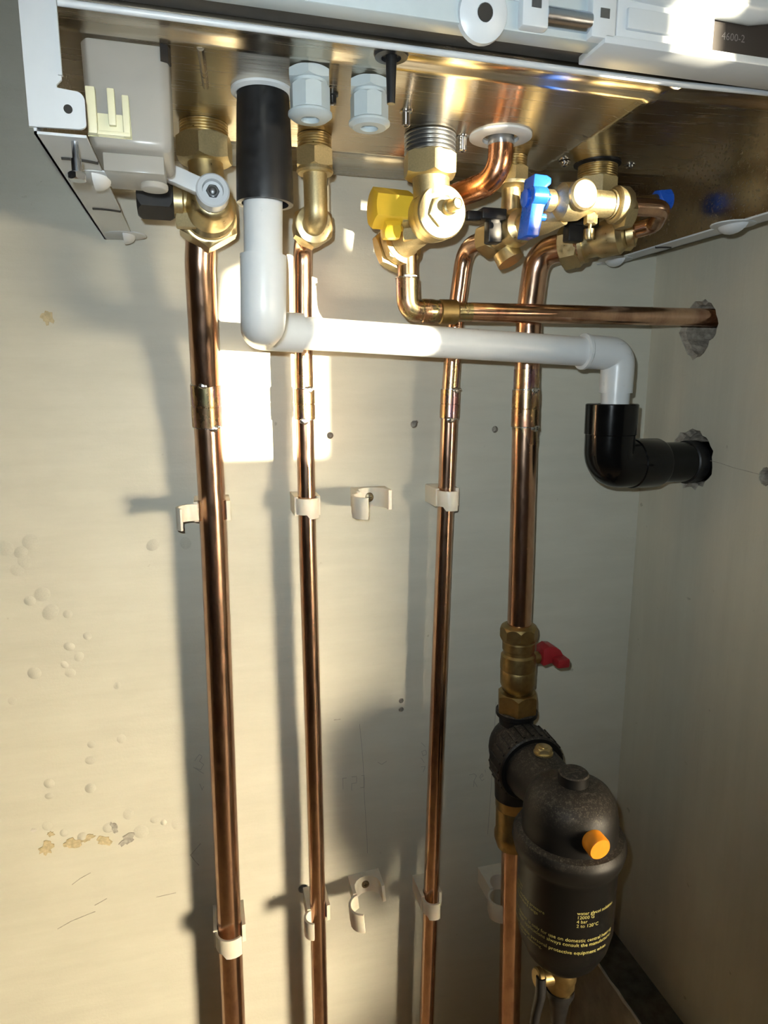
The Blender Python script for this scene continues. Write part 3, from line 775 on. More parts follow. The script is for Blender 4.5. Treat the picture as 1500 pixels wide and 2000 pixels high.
# ------------------------------------------------------------------ white condensate pipe and black sleeve
sl = thing('rubber_sleeve', 'black rubber sleeve hanging from the boiler base over the white pipe', 'hose', P(0.042, 0.165, 0.105))
obj('hose', MB().lathe([(0.0140, 0), (0.0150, 0.0004), (0.0156, 0.010), (0.0166, 0.040), (0.0170, 0.060), (0.0168, 0.0612), (0.0140, 0.0612), (0.0138, 0.05)], P(0.0432, 0.160, ZB - 0.001), (-0.0006, 0, -0.061), 40), 'rubber', sl)
wp = thing('condensate_pipe', 'white plastic waste pipe crossing in front of the copper pipes', 'pipe', P(0.042, 0.165, 0.03))
A_ = P(0.0425, 0.160, 0.150); B_ = P(0.0395, 0.160, 0.0370); B2 = P(0.0430, 0.096, 0.0368); C_ = P(0.3375, 0.090, 0.0245); D_ = P(0.3375, 0.089, -0.035)
a_ = (A_ - B_).normalized(); k_ = (B2 - B_).normalized(); u_ = (C_ - B2).normalized(); v_ = (D_ - C_).normalized()
obj('drop_pipe', MB().cyl(A_, B_ + a_ * 0.010, 0.0117, 32), 'white_pvc', wp)
f = MB().tube(fillet([B_ + a_ * 0.0395, B_, B_ + k_ * 0.030], [0.012], 12), 0.0140, 40); obj('elbow', f, 'white_pvc', wp)
obj('link_pipe', MB().cyl(B_ + k_ * 0.010, B2 - k_ * 0.010, 0.0117, 32), 'white_pvc', wp)
f = MB().tube(fillet([B2 - k_ * 0.031, B2, B2 + u_ * 0.030], [0.012], 12), 0.0139, 40); obj('elbow', f, 'white_pvc', wp)
obj('cross_pipe', MB().cyl(B2 + u_ * 0.01, C_ - u_ * 0.01, 0.0117, 32), 'white_pvc', wp)
f = MB().tube(fillet([C_ - u_ * 0.034, C_, C_ + v_ * 0.032], [0.011], 10), 0.0136, 36); f.lathe([(0.0136, 0), (0.0146, 0.0006), (0.0146, 0.003), (0.0136, 0.004)], C_ - u_ * 0.035, u_, 36)
obj('elbow', f, 'white_pvc', wp)
obj('short_pipe', MB().cyl(C_ + v_ * 0.01, D_, 0.0116, 32), 'white_pvc', wp)
bw = thing('waste_elbow', 'glossy black plastic waste elbow leading into the lower wall hole', 'pipe', P(0.336, 0.087, -0.06))
E_ = P(0.3365, 0.0870, -0.0680); F_ = P(0.432, 0.0765, -0.0695); w_ = (F_ - E_).normalized()
f = MB().lathe([(0.0118, 0.002), (0.0118, 0), (0.0208, 0), (0.0218, 0.0008), (0.0216, 0.0255), (0.0205, 0.0265)], P(0.3365, 0.0870, -0.0165), (0, 0, -1), 44); obj('socket', f, 'black_pvc', bw)
f = MB().tube(fillet([P(0.3365, 0.0870, -0.0420), E_, E_ + w_ * 0.030], [0.021], 12), 0.0208, 44); obj('bend', f, 'black_pvc', bw)
f = MB().lathe([(0.0208, 0), (0.0217, 0.0008), (0.0217, 0.0270), (0.0205, 0.0300), (0.0182, 0.0305)], E_ + w_ * 0.0235, w_, 44); obj('socket', f, 'black_pvc', bw)
obj('waste_pipe', MB().cyl(E_ + w_ * 0.04, F_ + w_ * 0.075, 0.0180, 40), 'black_pvc', bw)
f = MB().lathe([(0.0180, 0), (0.0192, 0.001), (0.0192, 0.012), (0.0180, 0.013)], F_ - w_ * 0.012, w_, 40); obj('coupling_ring', f, 'rubber', bw)

# ------------------------------------------------------------------ valves under the boiler
VG = 'brass valves and fittings under the boiler'


# flow valve with white lever
v = thing('isolation_valve', 'brass valve with white plastic lever and black side cap', 'valve', P(0.0105, 0.095, 0.118), VG)
x, s_ = 0.0098, 0.097
obj('threaded_tail', MB().thread(P(x, s_, ZB), P(x, s_, ZB - 0.0105), 0.0158), 'brass', v)
obj('union_nut', MB().hexn(P(x, s_, 0.1600), P(x, s_, 0.1440), 0.0192, 0.0012, R(12)), 'brass_cast', v)
bd = obj('body', MB().lathe([(0.0115, 0), (0.0115, 0.012), (0.0125, 0.018), (0.0125, 0.026)], P(x, s_, 0.1460), (0.05, -0.02, -1), 32).lathe([(0.0085, 0), (0.0110, 0.001), (0.0132, 0.004), (0.0140, 0.010), (0.0160, 0.014), (0.0165, 0.020), (0.0150, 0.022), (0.0150, 0.026), (0.0178, 0.028), (0.0178, 0.034), (0.0165, 0.036)], P(0.0126, 0.120, 0.1170), dirv(-0.05, -1, -0.06), 40), 'brass', v)
obj('union_nut', MB().hexn(P(0.0106, 0.0870, 0.1148), P(0.0098, 0.0660, 0.1138), 0.0222, 0.0016, R(90)), 'brass', v)
obj('chrome_collar', MB().lathe([(0.0082, 0), (0.0096, 0.0005), (0.0096, 0.005), (0.0082, 0.006)], P(0.0126, 0.1195, 0.1172), dirv(0.02, 1, 0.10), 32), 'chrome', v)
hd = dirv(0.02, 1, 0.10).normalized(); hp = P(0.0128, 0.1215, 0.1178)
f = MB().lathe([(0.0098, 0), (0.0104, 0.0008), (0.0104, 0.0105), (0.0094, 0.0115), (0.0066, 0.0115), (0.0062, 0.0080), (0.0005, 0.0080)], hp, hd, 36)
lv = obj('lever', f, 'white_nylon', v)
q0 = hp + hd * 0.006
f = MB(); dd = Vector((-0.0290, 0.004, 0.0118)); M = frame(q0, dd, (0, 1, 0)); f.ext([(-0.0050, -0.0045), (0.0050, -0.0045), (0.0050, 0.0045), (-0.0050, 0.0045)], 0.006, 0.0285, M)
obj('lever_arm', f, 'white_nylon', lv, bevel=0.0007)
obj('lever_screw', MB().hexn(hp + hd * 0.0078, hp + hd * 0.0098, 0.0042, 0.0004).blob(hp + hd * 0.0098, 0.0026, 0.0012, 0.0026, 12), 'grey_metal', lv)
obj('side_port', MB().lathe([(0.0075, 0), (0.0075, 0.005), (0.0098, 0.006), (0.0098, 0.012), (0.0080, 0.013)], P(-0.0000, 0.100, 0.1185), (-1, 0, 0), 28).hexn(P(0.0020, 0.096, 0.1105), P(-0.0110, 0.096, 0.1105), 0.0090, 0.0005), 'brass_cast', v)
obj('drain_cap', MB().hexn(P(-0.0115, 0.100, 0.1185), P(-0.0345, 0.100, 0.1185), 0.0125, 0.0016, R(30)), 'black_plastic', v)

# hot outlet elbow
v = thing('compression_elbow', 'slim brass elbow fitting below the left cable gland', 'fitting', P(0.084, 0.09, 0.11), VG)
x, s_ = 0.0838, 0.096
obj('threaded_tail', MB().thread(P(x, s_, ZB), P(x, s_, 0.1580), 0.0118), 'brass', v)
obj('union_nut', MB().hexn(P(x, s_, 0.1590), P(x, s_, 0.1460), 0.0140, 0.0010, R(10)).lathe([(0.0125, 0), (0.0128, 0.002), (0.0118, 0.0035)], P(x, s_, 0.1465), (0, 0, -1), 32), 'brass_cast', v)
obj('elbow_body', MB().tube(fillet([P(x, s_, 0.1480), P(x + 0.0004, s_, 0.1130), P(x + 0.0008, 0.070, 0.1130)], [0.010], 10), 0.0083, 32), 'brass_cast', v)
obj('compression_nut', MB().hexn(P(x + 0.0008, 0.084, 0.1130), P(x + 0.0008, 0.068, 0.1130), 0.0155, 0.0012, R(30)).lathe([(0.0135, 0), (0.0135, 0.004), (0.0115, 0.006)], P(x + 0.0008, 0.0685, 0.1130), dirv(0, -1, 0), 32), 'brass', v)

# gas cock
v = thing('gas_valve', 'brass gas valve with yellow lever and round test-point face', 'valve', P(0.160, 0.12, 0.115), VG)
x, s_ = 0.1605, 0.118
obj('grey_adaptor', MB().thread(P(x, s_, ZB), P(x, s_, 0.1545), 0.0178, 0.0028), 'grey_metal', v)
obj('union_nut', MB().hexn(P(x, s_, 0.1560), P(x, s_, 0.1400), 0.0192, 0.0012, R(8)), 'brass_cast', v)
fd = dirv(0.06, 1, -0.05).normalized(); fp = P(0.1655, 0.108, 0.1175)
f = MB().lathe([(0.0128, 0), (0.0128, 0.014)], P(x + 0.001, s_, 0.1410), (0.05, -0.02, -1), 32).lathe([(0.0120, -0.010), (0.0160, -0.006), (0.0178, 0.0), (0.0182, 0.008), (0.0176, 0.0105), (0.0180, 0.0115), (0.0180, 0.0195), (0.0170, 0.0208)], fp, fd, 44)
obj('body', f, 'brass_cast', v)
fc = fp + fd * 0.0206
f = MB().lathe([(0.0165, 0), (0.0165, 0.0006), (0.0105, 0.0008)], fc, fd, 40).hexn(fc, fc + fd * 0.0034, 0.0108, 0.0006, R(15))
fa = obj('test_point_face', f, 'brass_cast', v)
nd = dirv(0.22, 1, 0.06).normalized()
obj('test_nipple', MB().lathe([(0.0052, 0), (0.0052, 0.0030), (0.0042, 0.0040), (0.0040, 0.0120), (0.0034, 0.0128), (0.0030, 0.0128), (0.0028, 0.0110)], fc + fd * 0.003 + Vector((0.0030, 0, 0.0020)), nd, 24), 'brass', fa)
obj('nipple_screw', MB().cyl(fc + fd * 0.003 + Vector((0.0030, 0, 0.0020)) + nd * 0.0100, fc + fd * 0.003 + Vector((0.0030, 0, 0.0020)) + nd * 0.0122, 0.0027, 18), 'brass', fa)
od = (P(0.1500, 0.073, 0.1030) - P(0.1630, 0.108, 0.1130)).normalized()
f = MB().lathe([(0.0105, 0), (0.0105, 0.024), (0.0122, 0.028)], P(0.1630, 0.108, 0.1120), od, 28).lathe([(0.0078, 0), (0.0078, 0.012)], P(0.1570, 0.100, 0.1190), (-1, 0, 0), 24)
obj('outlet', f, 'brass_cast', v)
nn = P(0.1528, 0.0800, 0.1045)
obj('outlet_nut', MB().lathe([(0.0128, -0.002), (0.0165, -0.001), (0.0165, 0.003), (0.0128, 0.004)], nn, od, 32).hexn(nn - od * 0.001, nn + od * 0.0065, 0.0178, 0.001, R(20)).hexn(nn + od * 0.0075, nn + od * 0.0150, 0.0192, 0.001, R(20)), 'brass', v)
f = MB().hexn(P(0.1525, 0.0960, 0.1230), P(0.1240, 0.0975, 0.1235), 0.0142, 0.0006, R(30))
lv = obj('lever', f, 'yellow_plastic', v)
f = MB().hexn(P(0.1440, 0.0985, 0.1105), P(0.1320, 0.0985, 0.1100), 0.0085, 0.0006); obj('lever_skirt', f, 'yellow_plastic', lv)
f = MB().hexn(P(0.1600, 0.104, 0.1095), P(0.1465, 0.100, 0.1085), 0.0080, 0.0006); obj('gland_nut', f, 'brass_cast', v)

# pressure relief discharge
rp = thing('discharge_pipe', 'bright bent copper tube leaving the white ring in the boiler base', 'pipe', P(0.208, 0.129, 0.15))
path = fillet([P(0.2085, 0.129, 0.178), P(0.2085, 0.129, 0.1400), P(0.1780, 0.078, 0.1340), P(0.1600, 0.030, 0.1330)], [0.022, 0.02], 10)
obj('tube', MB().tube(path, 0.0086, 30), 'copper_sunlit', rp)
obj('grey_collar', MB().cyl(P(0.2085, 0.129, 0.1690), P(0.2085, 0.129, 0.1615), 0.0090, 28), 'zinc', rp)

# cold inlet valve with black lever
v = thing('isolation_valve', 'brass valve with black lever between gas valve and blue lever', 'valve', P(0.236, 0.09, 0.11), VG)
x, s_ = 0.2360, 0.091
obj('threaded_tail', MB().thread(P(x, s_, ZB), P(x, s_, 0.1590), 0.0102), 'brass', v)
obj('union_nut', MB().hexn(P(x, s_, 0.1605), P(x, s_, 0.1490), 0.0118, 0.0008, R(15)).lathe([(0.0118, 0), (0.0150, 0.001), (0.0150, 0.0035), (0.0110, 0.005)], P(x, s_, 0.1500), (0, 0, -1), 32), 'brass_cast', v)
obj('neck', MB().lathe([(0.0076, 0), (0.0070, 0.010), (0.0078, 0.024)], P(x - 0.001, s_, 0.1480), (0, 0, -1), 28), 'brass', v)
f = MB().lathe([(0.0080, 0), (0.0122, 0.003), (0.0140, 0.009), (0.0140, 0.016), (0.0120, 0.020), (0.0125, 0.022), (0.0125, 0.030)], P(0.2380, 0.108, 0.1165), dirv(-0.15, -1, -0.05), 36)
obj('body', f, 'brass', v)
obj('compression_nut', MB().hexn(P(0.2330, 0.078, 0.1140), P(0.2295, 0.061, 0.1136), 0.0145, 0.001, R(30)).lathe([(0.0105, 0), (0.0105, 0.009)], P(0.2345, 0.086, 0.1010), dirv(0.2, 0.2, -0.5), 24), 'brass', v)
f = MB().box(P(0.2255, 0.094, 0.1195), P(0.2060, 0.106, 0.1275)); f.box(P(0.2130, 0.092, 0.1210), P(0.2240, 0.102, 0.1040))
lv = obj('lever', f, 'black_plastic', v, bevel=0.0012)
f = MB().box(P(0.2070, 0.096, 0.1255), P(0.1960, 0.102, 0.1190)); obj('lever_tip', f, 'rubber', lv, bevel=0.001)

# filling valve with blue lever
v = thing('filling_valve', 'sunlit brass filling valve with big blue lever and copper loop', 'valve', P(0.268, 0.14, 0.115), VG)
f = MB().lathe([(0.0060, 0), (0.0072, 0.001), (0.0072, 0.006), (0.0060, 0.008), (0.0090, 0.010), (0.0122, 0.013), (0.0128, 0.020), (0.0118, 0.027), (0.0092, 0.031), (0.0090, 0.050), (0.0096, 0.052)], P(0.2375, 0.140, 0.1258), (1, 0, 0.004), 40)
bd = obj('body', f, 'brass_cast', v)
obj('end_cap', MB().lathe([(0.0098, 0), (0.0104, 0.001), (0.0104, 0.012), (0.0090, 0.0135), (0.0050, 0.0142), (0.0005, 0.0144)], P(0.2600, 0.142, 0.1275), dirv(0.03, 1, 0.02), 40), 'brass_cast', v)
obj('link_tube', MB().tube([P(0.2390, 0.104, 0.1150), P(0.2480, 0.120, 0.1170), P(0.2560, 0.132, 0.1210)], 0.0092, 28), 'brass_cast', v)
obj('tube_nut', MB().lathe([(0.0100, 0), (0.0100, 0.002), (0.0115, 0.0025), (0.0128, 0.004), (0.0128, 0.012), (0.0112, 0.0145), (0.0080, 0.015)], P(0.2890, 0.140, 0.1262), (1, 0, 0.0), 36).hexn(P(0.2975, 0.140, 0.1215), P(0.3060, 0.140, 0.1215), 0.0120, 0.0006), 'brass_cast', v)
path = fillet([P(0.3000, 0.140, 0.1258), P(0.3330, 0.141, 0.1262), P(0.3440, 0.118, 0.1205), P(0.3300, 0.098, 0.1170), P(0.3200, 0.096, 0.1165)], [0.012, 0.012, 0.010], 8)
obj('copper_loop', MB().tube(path, 0.0062, 26), 'copper', v)
obj('loop_ring', MB().lathe([(0.0064, 0), (0.0105, 0.0006), (0.0105, 0.006), (0.0064, 0.007)], P(0.3360, 0.104, 0.1170), dirv(-0.5, -0.45, -0.10), 32), 'brass', v)
f = MB().hexn(P(0.2740, 0.141, 0.1190), P(0.2740, 0.141, 0.1115), 0.0048, 0.0004).cyl(P(0.2740, 0.141, 0.1120), P(0.2735, 0.141, 0.1075), 0.0013, 12).lathe([(0.0034, 0), (0.0034, 0.005), (0.0026, 0.007)], P(0.2735, 0.141, 0.1085), (0.05, 0, -1), 16)
obj('bleed_nipple', f, 'brass', v)
poly = [(0.2215, 0.1002), (0.2310, 0.1000), (0.2338, 0.1185), (0.2350, 0.1210), (0.2352, 0.1320), (0.2385, 0.1345), (0.2385, 0.1382), (0.2350, 0.1398), (0.2255, 0.1402), (0.2245, 0.1240), (0.2240, 0.1190)]
M = Matrix(((1, 0, 0, 0), (0, 0, 1, -0.1480), (0, 1, 0, 0), (0, 0, 0, 1)))
lv = obj('lever', MB().ext(poly, 0, 0.0160, M), 'blue_plastic', v, bevel=0.0010)
f = MB().lathe([(0.0060, 0), (0.0060, 0.0030), (0.0045, 0.0040)], P(0.2255, 0.140, 0.1262), (-1, 0, 0), 26).cyl(P(0.2300, 0.1465, 0.1262), P(0.2385, 0.1465, 0.1262), 0.0022, 14)
f.cyl(P(0.2240, 0.1465, 0.1265), P(0.2352, 0.1465, 0.1265), 0.0058, 24, 0.0005)
obj('lever_hub', f, 'blue_plastic', lv)
f = MB().cyl(P(0.2330, 0.140, 0.1145), P(0.2390, 0.140, 0.1145), 0.0024, 14, 0.0003); obj('lever_stop', f, 'blue_plastic', lv)

# return valve behind it
v = thing('return_valve', 'brass return valve behind the blue lever with black handle and blue cap', 'valve', P(0.309, 0.088, 0.105), VG)
x, s_ = 0.3095, 0.088
obj('threaded_tail', MB().thread(P(x, s_, ZB), P(x, s_, 0.1580), 0.0152), 'brass', v)
obj('union_nut', MB().hexn(P(x, s_, 0.1595), P(x, s_, 0.1440), 0.0160, 0.0010, R(15)), 'brass_cast', v)
nd = (P(0.2850, 0.066, 0.1075) - P(0.3090, 0.092, 0.1120)).normalized()
f = MB().lathe([(0.0120, 0), (0.0120, 0.040), (0.0090, 0.044)], P(x, s_, 0.1460), (0, 0, -1), 32).lathe([(0.0110, -0.022), (0.0140, -0.018), (0.0140, -0.004), (0.0118, 0.0), (0.0118, 0.012), (0.0135, 0.016)], P(0.3090, 0.092, 0.1115), nd, 36)
obj('body', f, 'brass', v)
nq = P(0.3005, 0.0835, 0.1100)
obj('compression_nut', MB().hexn(nq, nq + nd * 0.015, 0.0172, 0.001, R(25)).lathe([(0.0150, -0.004), (0.0150, 0)], nq, nd, 30), 'brass', v)
f = MB().hexn(P(0.3140, 0.0960, 0.1130), P(0.3250, 0.0970, 0.1140), 0.0130, 0.0008, R(10)).lathe([(0.0100, 0), (0.0100, 0.008), (0.0115, 0.009), (0.0115, 0.014)], P(0.3100, 0.096, 0.1130), (1, 0.0, 0.02), 30).hexn(P(0.3290, 0.0970, 0.1150), P(0.3370, 0.0970, 0.1155), 0.0115, 0.0007, R(20))
obj('side_nut', f, 'brass', v)
f = MB().box(P(0.2690, 0.0960, 0.1190), P(0.3030, 0.1060, 0.1270)); f.box(P(0.2770, 0.0960, 0.1195), P(0.2900, 0.1060, 0.1075))
obj('handle', f, 'black_plastic', v, bevel=0.0015)
f = MB().cyl(P(0.3330, 0.1080, 0.1375), P(0.3500, 0.1080, 0.1405), 0.0048, 20); f.tube([P(0.3330, 0.098, 0.117), P(0.3350, 0.106, 0.132), P(0.3400, 0.108, 0.1385)], 0.0045, 16); obj('side_stem', f, 'brass_dull', v)
f = MB().hexn(P(0.3500, 0.1080, 0.1400), P(0.3610, 0.1080, 0.1415), 0.0088, 0.0008, R(10)); obj('blue_cap', f, 'blue_plastic', v)

# ------------------------------------------------------------------ wall clips
CG = 'cream plastic pipe clips screwed to the back wall'


def clip(cx, cz, r, sp, ang, label, screw=False, h=0.0165, tilt=0.0):
    c = thing('pipe_clip', label, 'clip', P(cx, 0, cz), CG)
    ri = r + 0.0004; w = 0.0032; f = MB()
    # saddle: back block with two side cheeks hollowed for the pipe
    pl = [(-ri - w, 0.0), (-ri - w, sp + r * 0.55), (-ri, sp + r * 0.55)]
    for k in range(9):
        a = PI + (PI) * k / 8
        pl.append((ri * math.cos(a), sp + ri * math.sin(a) * 0.98))
    pl += [(ri, sp + r * 0.55), (ri + w, sp + r * 0.50), (ri + w, 0.0)]
    ct, st_ = math.cos(tilt), math.sin(tilt)
    M = Matrix(((1, 0, 0, cx), (0, -1, 0, 0), (0, 0, 1, cz), (0, 0, 0, 1)))
    k = len(pl)
    def Q(x, s_, z): return Vector((cx + x * ct - z * st_, -s_, cz + z * ct + x * st_))
    f.add([Q(x, s_, -h / 2) for x, s_ in pl] + [Q(x, s_, h / 2) for x, s_ in pl], [tuple(range(k))[::-1], tuple(range(k, 2 * k))] + [(i, (i + 1) % k, k + (i + 1) % k, k + i) for i in range(k)])
    obj('saddle', f, 'nylon', c, sharp=30)
    # latch: strap hinged on the left cheek, swung open by ang
    hx, hs = -ri - w * 0.5, sp + r * 0.5
    arc = []
    for q in range(11):
        a = PI - (PI * 0.90) * q / 10
        arc.append(((ri + 0.0014) * math.cos(a), sp + (ri + 0.0014) * math.sin(a) + 0.0004))
    arc = [(hx, hs - 0.002), (hx, hs)] + arc[1:]
    ca, sa = math.cos(ang), math.sin(ang); pts = []
    for (x, s_) in arc:
        dx, ds = x - hx, s_ - hs
        pts.append((hx + dx * ca - ds * sa, hs + dx * sa + ds * ca))
    g = MB(); n_ = len(pts)
    lo = [-h * 0.42 - (h * 0.22 if i > n_ * 0.55 else 0) for i in range(n_)]
    g.strip([(x, s_) for x, s_ in pts], 0.0022, lo, [h * 0.42] * n_)
    g.v = [Vector((cx + v_.x * ct - v_.z * st_, v_.y, cz + v_.z * ct + v_.x * st_)) for v_ in g.v]
    obj('latch', g, 'nylon', c, bevel=0.0003)
    if screw:
        s0 = sp - ri * 0.98
        f = MB().lathe([(0.0040, 0), (0.0043, 0.0005), (0.0030, 0.0014), (0.0004, 0.0016)], P(cx, max(0.001, s0), cz), (0, -1, 0), 22)
        sc = obj('screw', f, 'screw_metal', c)
        q = P(cx, max(0.001, s0) + 0.0015, cz)
        obj('cross_slot', MB().box(q + Vector((-0.0020, -0.0004, -0.0003)), q + Vector((0.0020, 0.0004, 0.0003))).box(q + Vector((-0.0003, -0.0004, -0.0020)), q + Vector((0.0003, 0.0004, 0.0020))), 'dark_gap', sc)
    return c


clip(0.0046, -0.104, 0.011, 0.0265, R(118), 'upper clip holding the leftmost thick copper pipe, latch swung open')
clip(0.0838, -0.1035, 0.0075, 0.0262, R(0), 'upper clip closed around the thin pipe left of the empty clip')
clip(0.1440, -0.1020, 0.0125, 0.0190, R(88), 'empty upper wall clip with its cross-head screw showing', True, h=0.0175)
clip(0.2108, -0.1010, 0.0075, 0.0262, R(38), 'upper clip on the thin copper pipe right of the empty clip')
clip(0.0028, -0.5080, 0.011, 0.0265, R(28), 'lower clip holding the leftmost thick copper pipe, strap looped in front', h=0.018)
clip(0.0872, -0.5060, 0.0075, 0.0262, R(85), 'lower clip on the thin left copper pipe, below a drilled wall hole')
clip(0.1390, -0.5020, 0.0125, 0.0190, R(88), 'empty lower wall clip, slightly tilted, with a dark screw', True, h=0.0185, tilt=R(5))
clip(0.2025, -0.5160, 0.0075, 0.0262, R(42), 'lower clip on the thin copper pipe right of the empty clips')
clip(0.2800, -0.5220, 0.011, 0.0265, R(88), 'dusty clip beside the copper pipe behind the filter canister', h=0.018)

# ------------------------------------------------------------------ isolating valve and magnetic filter on the return
v = thing('ball_valve', 'dull brass ball valve with red lever above the black filter', 'valve', P(0.2752, 0.055, -0.31), 'filter fittings')
ax = lambda z: P(0.2748 + (-(z + 0.226)) * 0.012, 0.055, z)
obj('compression_nut', MB().hexn(ax(-0.2200), ax(-0.2335), 0.0175, 0.0018, R(20), n=8).lathe([(0.0130, 0), (0.0160, 0.002)], ax(-0.2185), (0, 0, -1), 30), 'brass_dull', v)
obj('body', MB().lathe([(0.0135, 0), (0.0150, 0.002), (0.0150, 0.009), (0.0142, 0.010), (0.0142, 0.013), (0.0160, 0.015), (0.0166, 0.022), (0.0166, 0.028), (0.0155, 0.029), (0.0162, 0.031), (0.0162, 0.043), (0.0138, 0.049), (0.0110, 0.051), (0.0110, 0.060)], ax(-0.2335), (0.012, 0, -1), 40), 'brass_dull', v)
obj('union_nut', MB().hexn(ax(-0.2850), ax(-0.3060), 0.0198, 0.0018, R(22)), 'brass_dull', v)
f = MB().lathe([(0.0060, 0), (0.0060, 0.006), (0.0045, 0.007), (0.0045, 0.010)], P(0.2890, 0.056, -0.2530), (1, 0, 0), 20); obj('stem', f, 'brass_dull', v)
f = MB(); M = Matrix(((1, 0, 0, 0), (0, 0, 1, -0.064), (0, 1, 0, 0), (0, 0, 0, 1)))
f.ext([(0.2965, -0.2430), (0.3020, -0.2400), (0.3080, -0.2410), (0.3140, -0.2450), (0.3170, -0.2500), (0.3150, -0.2590), (0.3050, -0.2570), (0.2965, -0.2590)], 0, 0.016, M)
lv = obj('lever', f, 'red_plastic', v, bevel=0.0012)
f = MB().box(P(0.3060, 0.060, -0.2500), P(0.3185, 0.074, -0.2585)); obj('lever_tip', f, 'red_plastic', lv, bevel=0.0016)

FX, FS = 0.2690, 0.168
v = thing('magnetic_filter', 'black magnetic heating filter canister with orange knob and dusty top', 'filter', P(FX, FS, -0.52))
f = MB().lathe([(0.0175, 0), (0.0195, 0.001), (0.0195, 0.005), (0.0165, 0.007), (0.0160, 0.014)], P(0.2757, 0.055, -0.3030), (0, 0, -1), 40)
f.blob(P(0.2750, 0.057, -0.3420), 0.0255, 0.0255, 0.0290, 32)
f.lathe([(0.0200, 0), (0.0185, 0.022), (0.0180, 0.034)], P(0.2755, 0.056, -0.3600), (0, 0, -1), 36)
obj('pipe_tee', f, 'dusty_black', v)
# ribbed collar
cd = dirv(0.0, 1, -0.05).normalized(); cp0 = P(0.2745, 0.066, -0.3420)
f = MB().lathe([(0.0240, 0), (0.0300, 0.001), (0.0318, 0.003), (0.0318, 0.026), (0.0305, 0.0275), (0.0270, 0.0275), (0.0262, 0.024)], cp0, cd, 48)
col = obj('collar_nut', f, 'dusty_black', v)
M = frame(cp0, cd)
for k in range(24):
    a = 2 * PI * k / 24
    M2 = M @ Matrix.Rotation(a, 4, 'Z')
    f = MB().ext([(0.0314, -0.0013), (0.0329, -0.0009), (0.0329, 0.0009), (0.0314, 0.0013)], 0.004, 0.024, M2); obj('grip_rib', f, 'dusty_black', col)
# arm from the collar to the canister
f = MB().tube([cp0 + cd * 0.020, cp0 + cd * 0.034, P(0.2738, 0.125, -0.3400), P(0.2730, 0.160, -0.3450)], [0.0262, 0.0262, 0.0235, 0.0225], 36); obj('arm', f, 'dusty_black', v)
f = MB().lathe([(0.0085, 0), (0.0085, 0.0015)], P(0.2740, 0.112, -0.3165), (0, 0, 1), 24).hexn(P(0.2740, 0.112, -0.3155), P(0.2740, 0.112, -0.3105), 0.0076, 0.0006, R(10)).lathe([(0.0040, 0), (0.0040, 0.001), (0.0030, 0.0015)], P(0.2740, 0.112, -0.3108), (0, 0, 1), 20)
obj('bleed_screw', f, 'brass', v)
# canister: domed head, band, printed body, tapered foot
f = MB().lathe([(0.0010, 0), (0.0120, 0.0004), (0.0220, 0.0025), (0.0305, 0.0080), (0.0352, 0.0160), (0.0372, 0.0270), (0.0376, 0.0440)], P(FX, FS, -0.3080), (0, 0, -1), 56, cap=False)
obj('head', f, 'dusty_black', v)
f = MB().lathe([(0.0374, 0), (0.0420, 0.0020), (0.0444, 0.0060), (0.0447, 0.0100), (0.0424, 0.0190), (0.0410, 0.0205), (0.0402, 0.0230)], P(FX, FS, -0.3490), (0, 0, -1), 56, cap=False)
obj('band', f, 'dusty_black', v)
RB = 0.0392
CAN_TOP = -0.3710
CAN = [(0.0402, 0), (RB, 0.004), (RB - 0.0004, 0.060), (RB - 0.0035, 0.075), (0.0300, 0.088), (0.0235, 0.0960), (0.0135, 0.1015), (0.0120, 0.105)]
f = MB().lathe(CAN, P(FX, FS, CAN_TOP), (0, 0, -1), 56)
can = obj('canister', f, 'black_satin', v)
f = MB().lathe([(0.0118, 0), (0.0118, 0.0080), (0.0108, 0.0090), (0.0008, 0.0090)], P(FX + 0.0005, FS + 0.001, -0.3085), (0, 0, 1), 36); pl_ = obj('top_plug', f, 'dusty_black', v)
obj('coin_slot', MB().box(P(FX - 0.0070, FS + 0.0004, -0.2996), P(FX + 0.0080, FS + 0.0016, -0.2992)), 'dark_gap', pl_)
kd = dirv(0.05, 1, -0.10).normalized(); kp = P(0.2670, 0.200, -0.3345)
obj('orange_knob', MB().lathe([(0.0088, 0), (0.0090, 0.012), (0.0082, 0.0132), (0.0005, 0.0134)], kp, kd, 36), 'orange_plastic', v)
# lower brass tail
f = MB().lathe([(0.0150, 0), (0.0172, 0.003), (0.0172, 0.014), (0.0160, 0.016), (0.0166, 0.018), (0.0166, 0.040), (0.0178, 0.043), (0.0178, 0.049), (0.0150, 0.058), (0.0120, 0.060)], P(0.2758, 0.055, -0.3900), (0.02, 0, -1), 40)
v2 = tag(obj('pipe_union', f, 'brass_dull', loc=P(0.277, 0.055, -0.45)), 'dull brass union tucked behind the black filter canister', 'fitting', 'filter fittings')
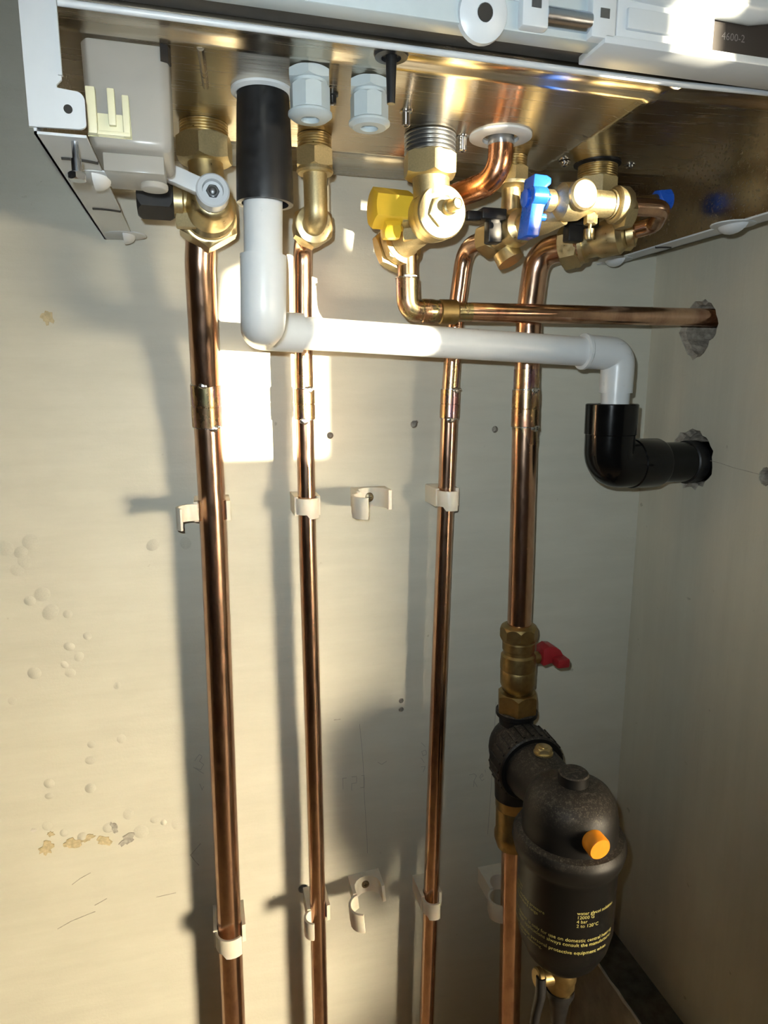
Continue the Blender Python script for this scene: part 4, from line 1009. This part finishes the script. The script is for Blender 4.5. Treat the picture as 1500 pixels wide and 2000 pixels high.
# drain tap at the foot
f = MB().lathe([(0.0125, 0), (0.0130, 0.002), (0.0130, 0.014), (0.0118, 0.016), (0.0120, 0.022), (0.0100, 0.026)], P(FX, FS, -0.4740), (0, 0, -1), 32); f.lathe([(0.0065, 0), (0.0065, 0.012)], P(FX - 0.008, FS + 0.002, -0.4840), (-1, 0, 0.1), 20)
dt = obj('drain_tap', f, 'brass_dull', v)
f = MB().lathe([(0.0118, 0), (0.0122, 0.004), (0.0085, 0.014), (0.0070, 0.026), (0.0062, 0.034)], P(FX, FS, -0.4990), (0, 0, -1), 28); obj('drain_cap', f, 'black_plastic', dt)
f = MB().cyl(P(FX - 0.0185, FS + 0.002, -0.4830), P(FX - 0.0240, FS + 0.002, -0.4825), 0.0082, 24, 0.001); obj('tap_nut', f, 'brass_dull', dt)
f = MB().tube([P(FX - 0.0215, FS + 0.006, -0.4780), P(FX - 0.0225, FS + 0.008, -0.4930), P(FX - 0.0265, FS + 0.008, -0.5130), P(FX - 0.0285, FS + 0.008, -0.5550)], [0.0042, 0.0044, 0.0040, 0.0034], 14); obj('tap_lever', f, 'black_plastic', dt)

# printed text on the canister, wrapped round the cylinder
toCam = math.atan2(CAM.x - FX, -(CAM.y + FS))       # the print faces the room, turned a little to the left


def wrap(body, size, a0, z):
    vs, fs = text_mesh(body, size); out = []
    for v_ in vs:
        a = a0 + v_.x / RB
        h_ = CAN_TOP - (z + v_.y); rr_ = RB
        for (ra, ha), (rb, hb) in zip(CAN, CAN[1:]):
            if ha <= h_ <= hb: rr_ = ra + (rb - ra) * (h_ - ha) / (hb - ha)
        rr_ += 0.00015
        out.append(P(FX + rr_ * math.sin(a), FS + rr_ * math.cos(a), z + v_.y))
    obj('printed_line', MB().add(out, fs), 'print_yellow', can)


Lx = R(-108); Rx = R(-18)
ls = 0.0037
for i, tx in enumerate(['Medium', 'Magnet', 'Max. working pressure', 'Temperature range']): wrap(tx, 0.0040, Lx, -0.3950 - ls * i)
for i, tx in enumerate(['water glycol solution', '12000 G', '4 bar', '2 to 120\u00b0C']): wrap(tx, 0.0040, Rx, -0.3950 - ls * i)
for i, tx in enumerate(['This cleaner is only for use on domestic central heating', 'For other applications always consult the manufacturer.']): wrap(tx, 0.0043, Lx, -0.4190 - 0.0042 * i)
for i, tx in enumerate(['Wear suitable personal protective equipment when', 'servicing or cleaning.']): wrap(tx, 0.0043, Lx, -0.4300 - 0.0042 * i)
